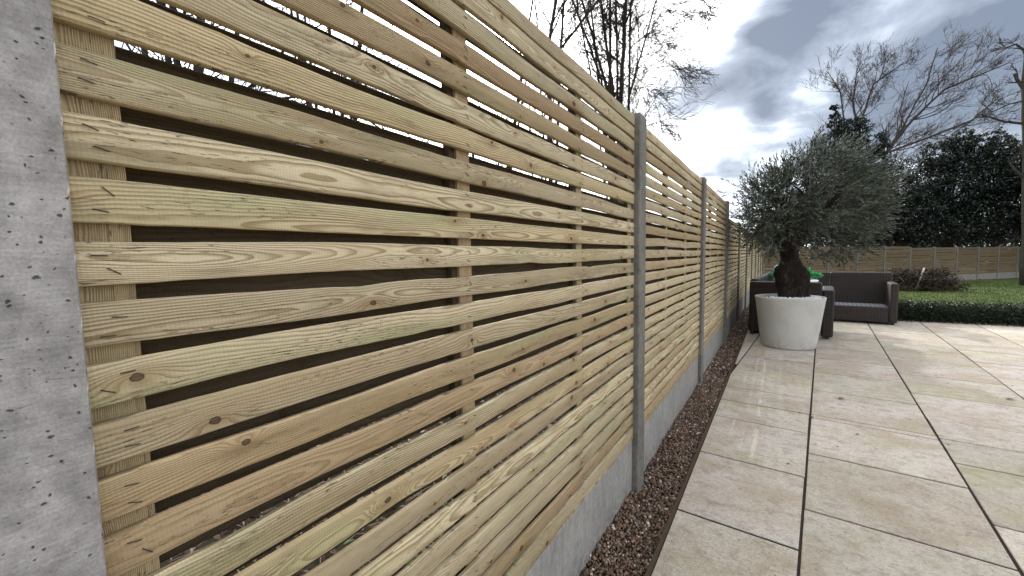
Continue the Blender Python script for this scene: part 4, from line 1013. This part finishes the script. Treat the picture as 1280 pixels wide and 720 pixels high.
bare_tree('bare_tree', B, 'smaller bare tree with upright twigs above the pointed conifer', stems, BARKP, 47, 'bare trees behind the evergreens', levels=4, wig=.16, bias=(0, 0, .5), minr=.010)
YB = 26.0
B = tuple(at_px(1283, 300, YB)); B = (B[0] + .1, B[1], -.7)
stems = [(((0, 0, 0), wp(1284, 200, YB, B), wp(1283, 110, YB, B), wp(1287, 20, YB, B), wp(1296, -80, YB, B)), .17, .09, 1, 1.2),
         ((wp(1284, 155, YB, B), wp(1255, 152, YB, B), wp(1226, 143, YB, B), wp(1200, 160, YB, B)), .055, .02, 4, 1.2),
         ((wp(1284, 118, YB, B), wp(1272, 100, YB, B), wp(1268, 92, YB, B)), .07, .05, 2, .8),
         ((wp(1286, 75, YB, B), wp(1279, 62, YB, B), wp(1270, 55, YB, B), wp(1258, 60, YB, B)), .06, .02, 3, 1.0),
         ((wp(1284, 225, YB, B), wp(1268, 212, YB, B), wp(1262, 203, YB, B)), .06, .03, 2, .8),
         ((wp(1284, 125, YB, B), wp(1262, 130, YB, B), wp(1240, 140, YB, B), wp(1226, 128, YB, B)), .03, .015, 4, 1.2)]
bare_tree('bare_tree', B, 'thick grey trunk with broken side branches at the right edge of the picture', stems, simple('grey_green_bark', (.05, .046, .036), .95, .1, .4, 6, .02), 53, None, levels=3, wig=.22, minr=.010)

# ------------------------------------------------------------------ evergreens
def evergreen(name, base, label, clumps, mat, seed, nleaf, lsz, group=None, droop=0.0, trunk_h=4.0):
    root = empty(name, base); tag(root, label, 'tree', group); r = np.random.RandomState(seed); P = []; S = []; Rn = []; Dn = []
    tot = sum(c[3] * c[4] for c in clumps)
    for (cx, cy, cz, rx, rz) in clumps:
        n = int(nleaf * rx * rz / tot); nc = max(6, n // 34)
        dv = r.normal(size=(nc, 3)); dv /= np.linalg.norm(dv, axis=1)[:, None]; ra = r.uniform(.2, 1.0, nc) ** .4
        cc = dv * ra[:, None] * np.array([rx, rx, rz]); cc *= (1 + r.normal(0, .10, (nc, 1))); k = r.randint(0, nc, n)
        cs = r.uniform(.16, .42, nc) * (rx + rz) * .28
        p = cc[k] + r.normal(0, 1, (n, 3)) * cs[k][:, None] * np.array([.6, .6, .42]); p += [cx, cy, cz]
        tone = r.uniform(0, .75, nc)[k] + r.uniform(0, .25, n) + np.where(r.uniform(0, 1, n) < .03, .5, 0)
        d = r.normal(size=(n, 3)) + dv[k] * .8; d[:, 2] -= droop; d /= np.linalg.norm(d, axis=1)[:, None]
        P.append(p); Rn.append(np.clip(tone, 0, 1)); Dn.append(d)
    P = np.concatenate(P); Rn = np.concatenate(Rn); Dn = np.concatenate(Dn); ok = P[:, 2] > .2
    scatter_quads('crown', P[ok], lsz * r.uniform(.6, 1.3, ok.sum()), mat, Dn[ok], width=.55, rnds=Rn[ok], parent=root, seed=seed + 1)
    mb = MB(); mb.tube([(0, 0, -.3), (.1, 0, trunk_h * .5), (0, .1, trunk_h)], [.22, .17, .08], 8); mb.build('trunk', BRANCHM, root)
    mb = MB(); rr = random.Random(seed)
    for _ in range(26):
        c = rr.choice(clumps); st = Vector((0, 0, rr.uniform(.8, trunk_h))); en = Vector((c[0] + rr.gauss(0, c[3] * .45), c[1] + rr.gauss(0, c[3] * .45), c[2] + rr.gauss(0, c[4] * .4)))
        mb.tube([st, st.lerp(en, .5) + Vector((0, 0, .3)), en], [.07, .05, .02], 5, False)
    mb.build('limbs', BRANCHM, root)
def gp(px, Y): 
    p = at_px(px, 330, Y); return Vector((p.x, p.y, gz_at(p.x, p.y)))
def clump_px(base, px, py, rpx, rzpx, Y, dy=0.0):
    p = at_px(px, py, Y + dy); Z = (p - CAM).dot(F_); k = Z / 516.7
    return (p.x - base.x, p.y - base.y, p.z - base.z, rpx * k * .8, rzpx * k)
Y = 33.0
B = gp(1052, Y)
evergreen('conifer', B, 'dark pointed conifer rising behind the olive crown', [clump_px(B, 1042, 138, 4, 9, Y), clump_px(B, 1064, 162, 26, 14, Y), clump_px(B, 1088, 182, 24, 16, Y), clump_px(B, 1044, 152, 9, 15, Y), clump_px(B, 1045, 178, 22, 18, Y), clump_px(B, 1070, 170, 14, 16, Y), clump_px(B, 1045, 215, 42, 30, Y), clump_px(B, 1090, 215, 26, 30, Y), clump_px(B, 1050, 265, 55, 42, Y), clump_px(B, 1095, 180, 12, 8, Y)],
          CONIFL, 301, 40000, .12, 'evergreens behind the far fence', .6, 7.0)
B = gp(1120, Y + 3)
evergreen('evergreen_tree', B, 'dark evergreen filling the space right of the pointed conifer, lowest of the row', [clump_px(B, 1120, 240, 30, 38, Y + 3), clump_px(B, 1140, 275, 38, 36, Y + 3), clump_px(B, 1090, 285, 38, 28, Y + 3)], HOLLYL, 311, 32000, .12, 'evergreens behind the far fence', 0, 5.0)
Y = 37.0
B = gp(1180, Y)
evergreen('evergreen_tree', B, 'broad dark evergreen at the centre of the row behind the far fence', [clump_px(B, 1178, 195, 26, 22, Y), clump_px(B, 1200, 180, 20, 18, Y), clump_px(B, 1160, 225, 30, 28, Y), clump_px(B, 1195, 235, 42, 42, Y), clump_px(B, 1175, 280, 50, 32, Y)], HOLLYL, 321, 46000, .115, 'evergreens behind the far fence', 0, 6.5)
B = gp(1240, Y)
evergreen('evergreen_tree', B, 'tall dark evergreen beside the thick trunk at the right edge', [clump_px(B, 1225, 190, 16, 22, Y), clump_px(B, 1250, 182, 18, 20, Y), clump_px(B, 1240, 225, 38, 36, Y), clump_px(B, 1235, 275, 42, 34, Y), clump_px(B, 1270, 205, 20, 26, Y), clump_px(B, 1285, 250, 30, 40, Y)], HOLLYL, 331, 46000, .115, 'evergreens behind the far fence', 0, 6.5)
B = gp(1330, Y - 1)
evergreen('evergreen_tree', B, 'dark evergreen cut off by the right edge of the picture', [clump_px(B, 1330, 215, 40, 40, Y - 1), clump_px(B, 1340, 275, 55, 40, Y - 1)], HOLLYL, 341, 9000, .26, 'evergreens behind the far fence', 0, 6.0)
B = gp(985, 34)
evergreen('evergreen_tree', B, 'dark evergreen mostly hidden behind the olive trunk', [clump_px(B, 985, 285, 40, 25, 34), clump_px(B, 1010, 255, 30, 30, 34)], HOLLYL, 351, 7000, .26, 'evergreens behind the far fence', 0, 4.0)
# distant wood closing the horizon
r = np.random.RandomState(77); n = 26000
a = r.uniform(-1.9, 1.35, n); dist = r.uniform(62, 90, n)
hh = np.array([4.6 + 2.0 * noise.noise(Vector((q * 9, 1, 0))) + 1.0 * noise.noise(Vector((q * 30, 1, 0))) for q in a])
P = np.stack([dist * np.sin(a), dist * np.cos(a), hh * r.uniform(0, 1, n) ** .8 - .8], 1)
scatter_quads('distant_wood', P, r.uniform(.6, 1.3, n), leaf_material('distant_leaf', [(0, (.02, .028, .018)), (1, (.06, .06, .045))], .9, .1), None, width=.6, kind='stuff', label='far dark line of woodland closing the view beyond the gardens', cat='woodland', seed=78)

# ------------------------------------------------------------------ litter behind the fence
r = np.random.RandomState(88); n = 17000
yy = r.uniform(0, 1, n) ** 1.3 * 9 - .2; xx = -0.12 - r.uniform(0, 1, n) ** 1.3 * 3.2
P = np.stack([xx, yy, -.07 + r.uniform(0, .035, n)], 1)
dd = np.stack([r.normal(0, 1, n), r.normal(0, 1, n), r.normal(0, .35, n)], 1); dd /= np.linalg.norm(dd, axis=1)[:, None]
scatter_quads('leaf_litter', P, r.uniform(.02, .055, n), LITTERL, dd, up=np.tile([0, 0, 1.], (n, 1)) + r.normal(0, .5, (n, 3)), width=.5, rnds=r.uniform(0, 1, n), kind='stuff', label='brown leaf litter and ivy on the ground behind the slatted fence', cat='leaf litter', seed=89)
mb = MB(); rr = random.Random(91)
for i in range(1500):
    x = -.15 - rr.random() ** 1.3 * 2.4; y = -.2 + rr.random() ** 1.3 * 8; a = rr.uniform(0, 6.28); L_ = rr.uniform(.06, .32); z = -.05 + rr.uniform(0, .04)
    mb.tube([(x, y, z), (x + L_ * .5 * math.cos(a), y + L_ * .5 * math.sin(a), z + rr.uniform(-.01, .03)), (x + L_ * math.cos(a + .2), y + L_ * math.sin(a + .2), z + rr.uniform(-.01, .04))], [.0028, .0022, .0012], 3, False)
tag(mb.build('fallen_twigs', simple('pale_dead_twig', (.26, .20, .15), .9, .2, .5, 25)), 'pale dead twigs strewn over the litter behind the slatted fence', 'twigs', None, 'stuff')
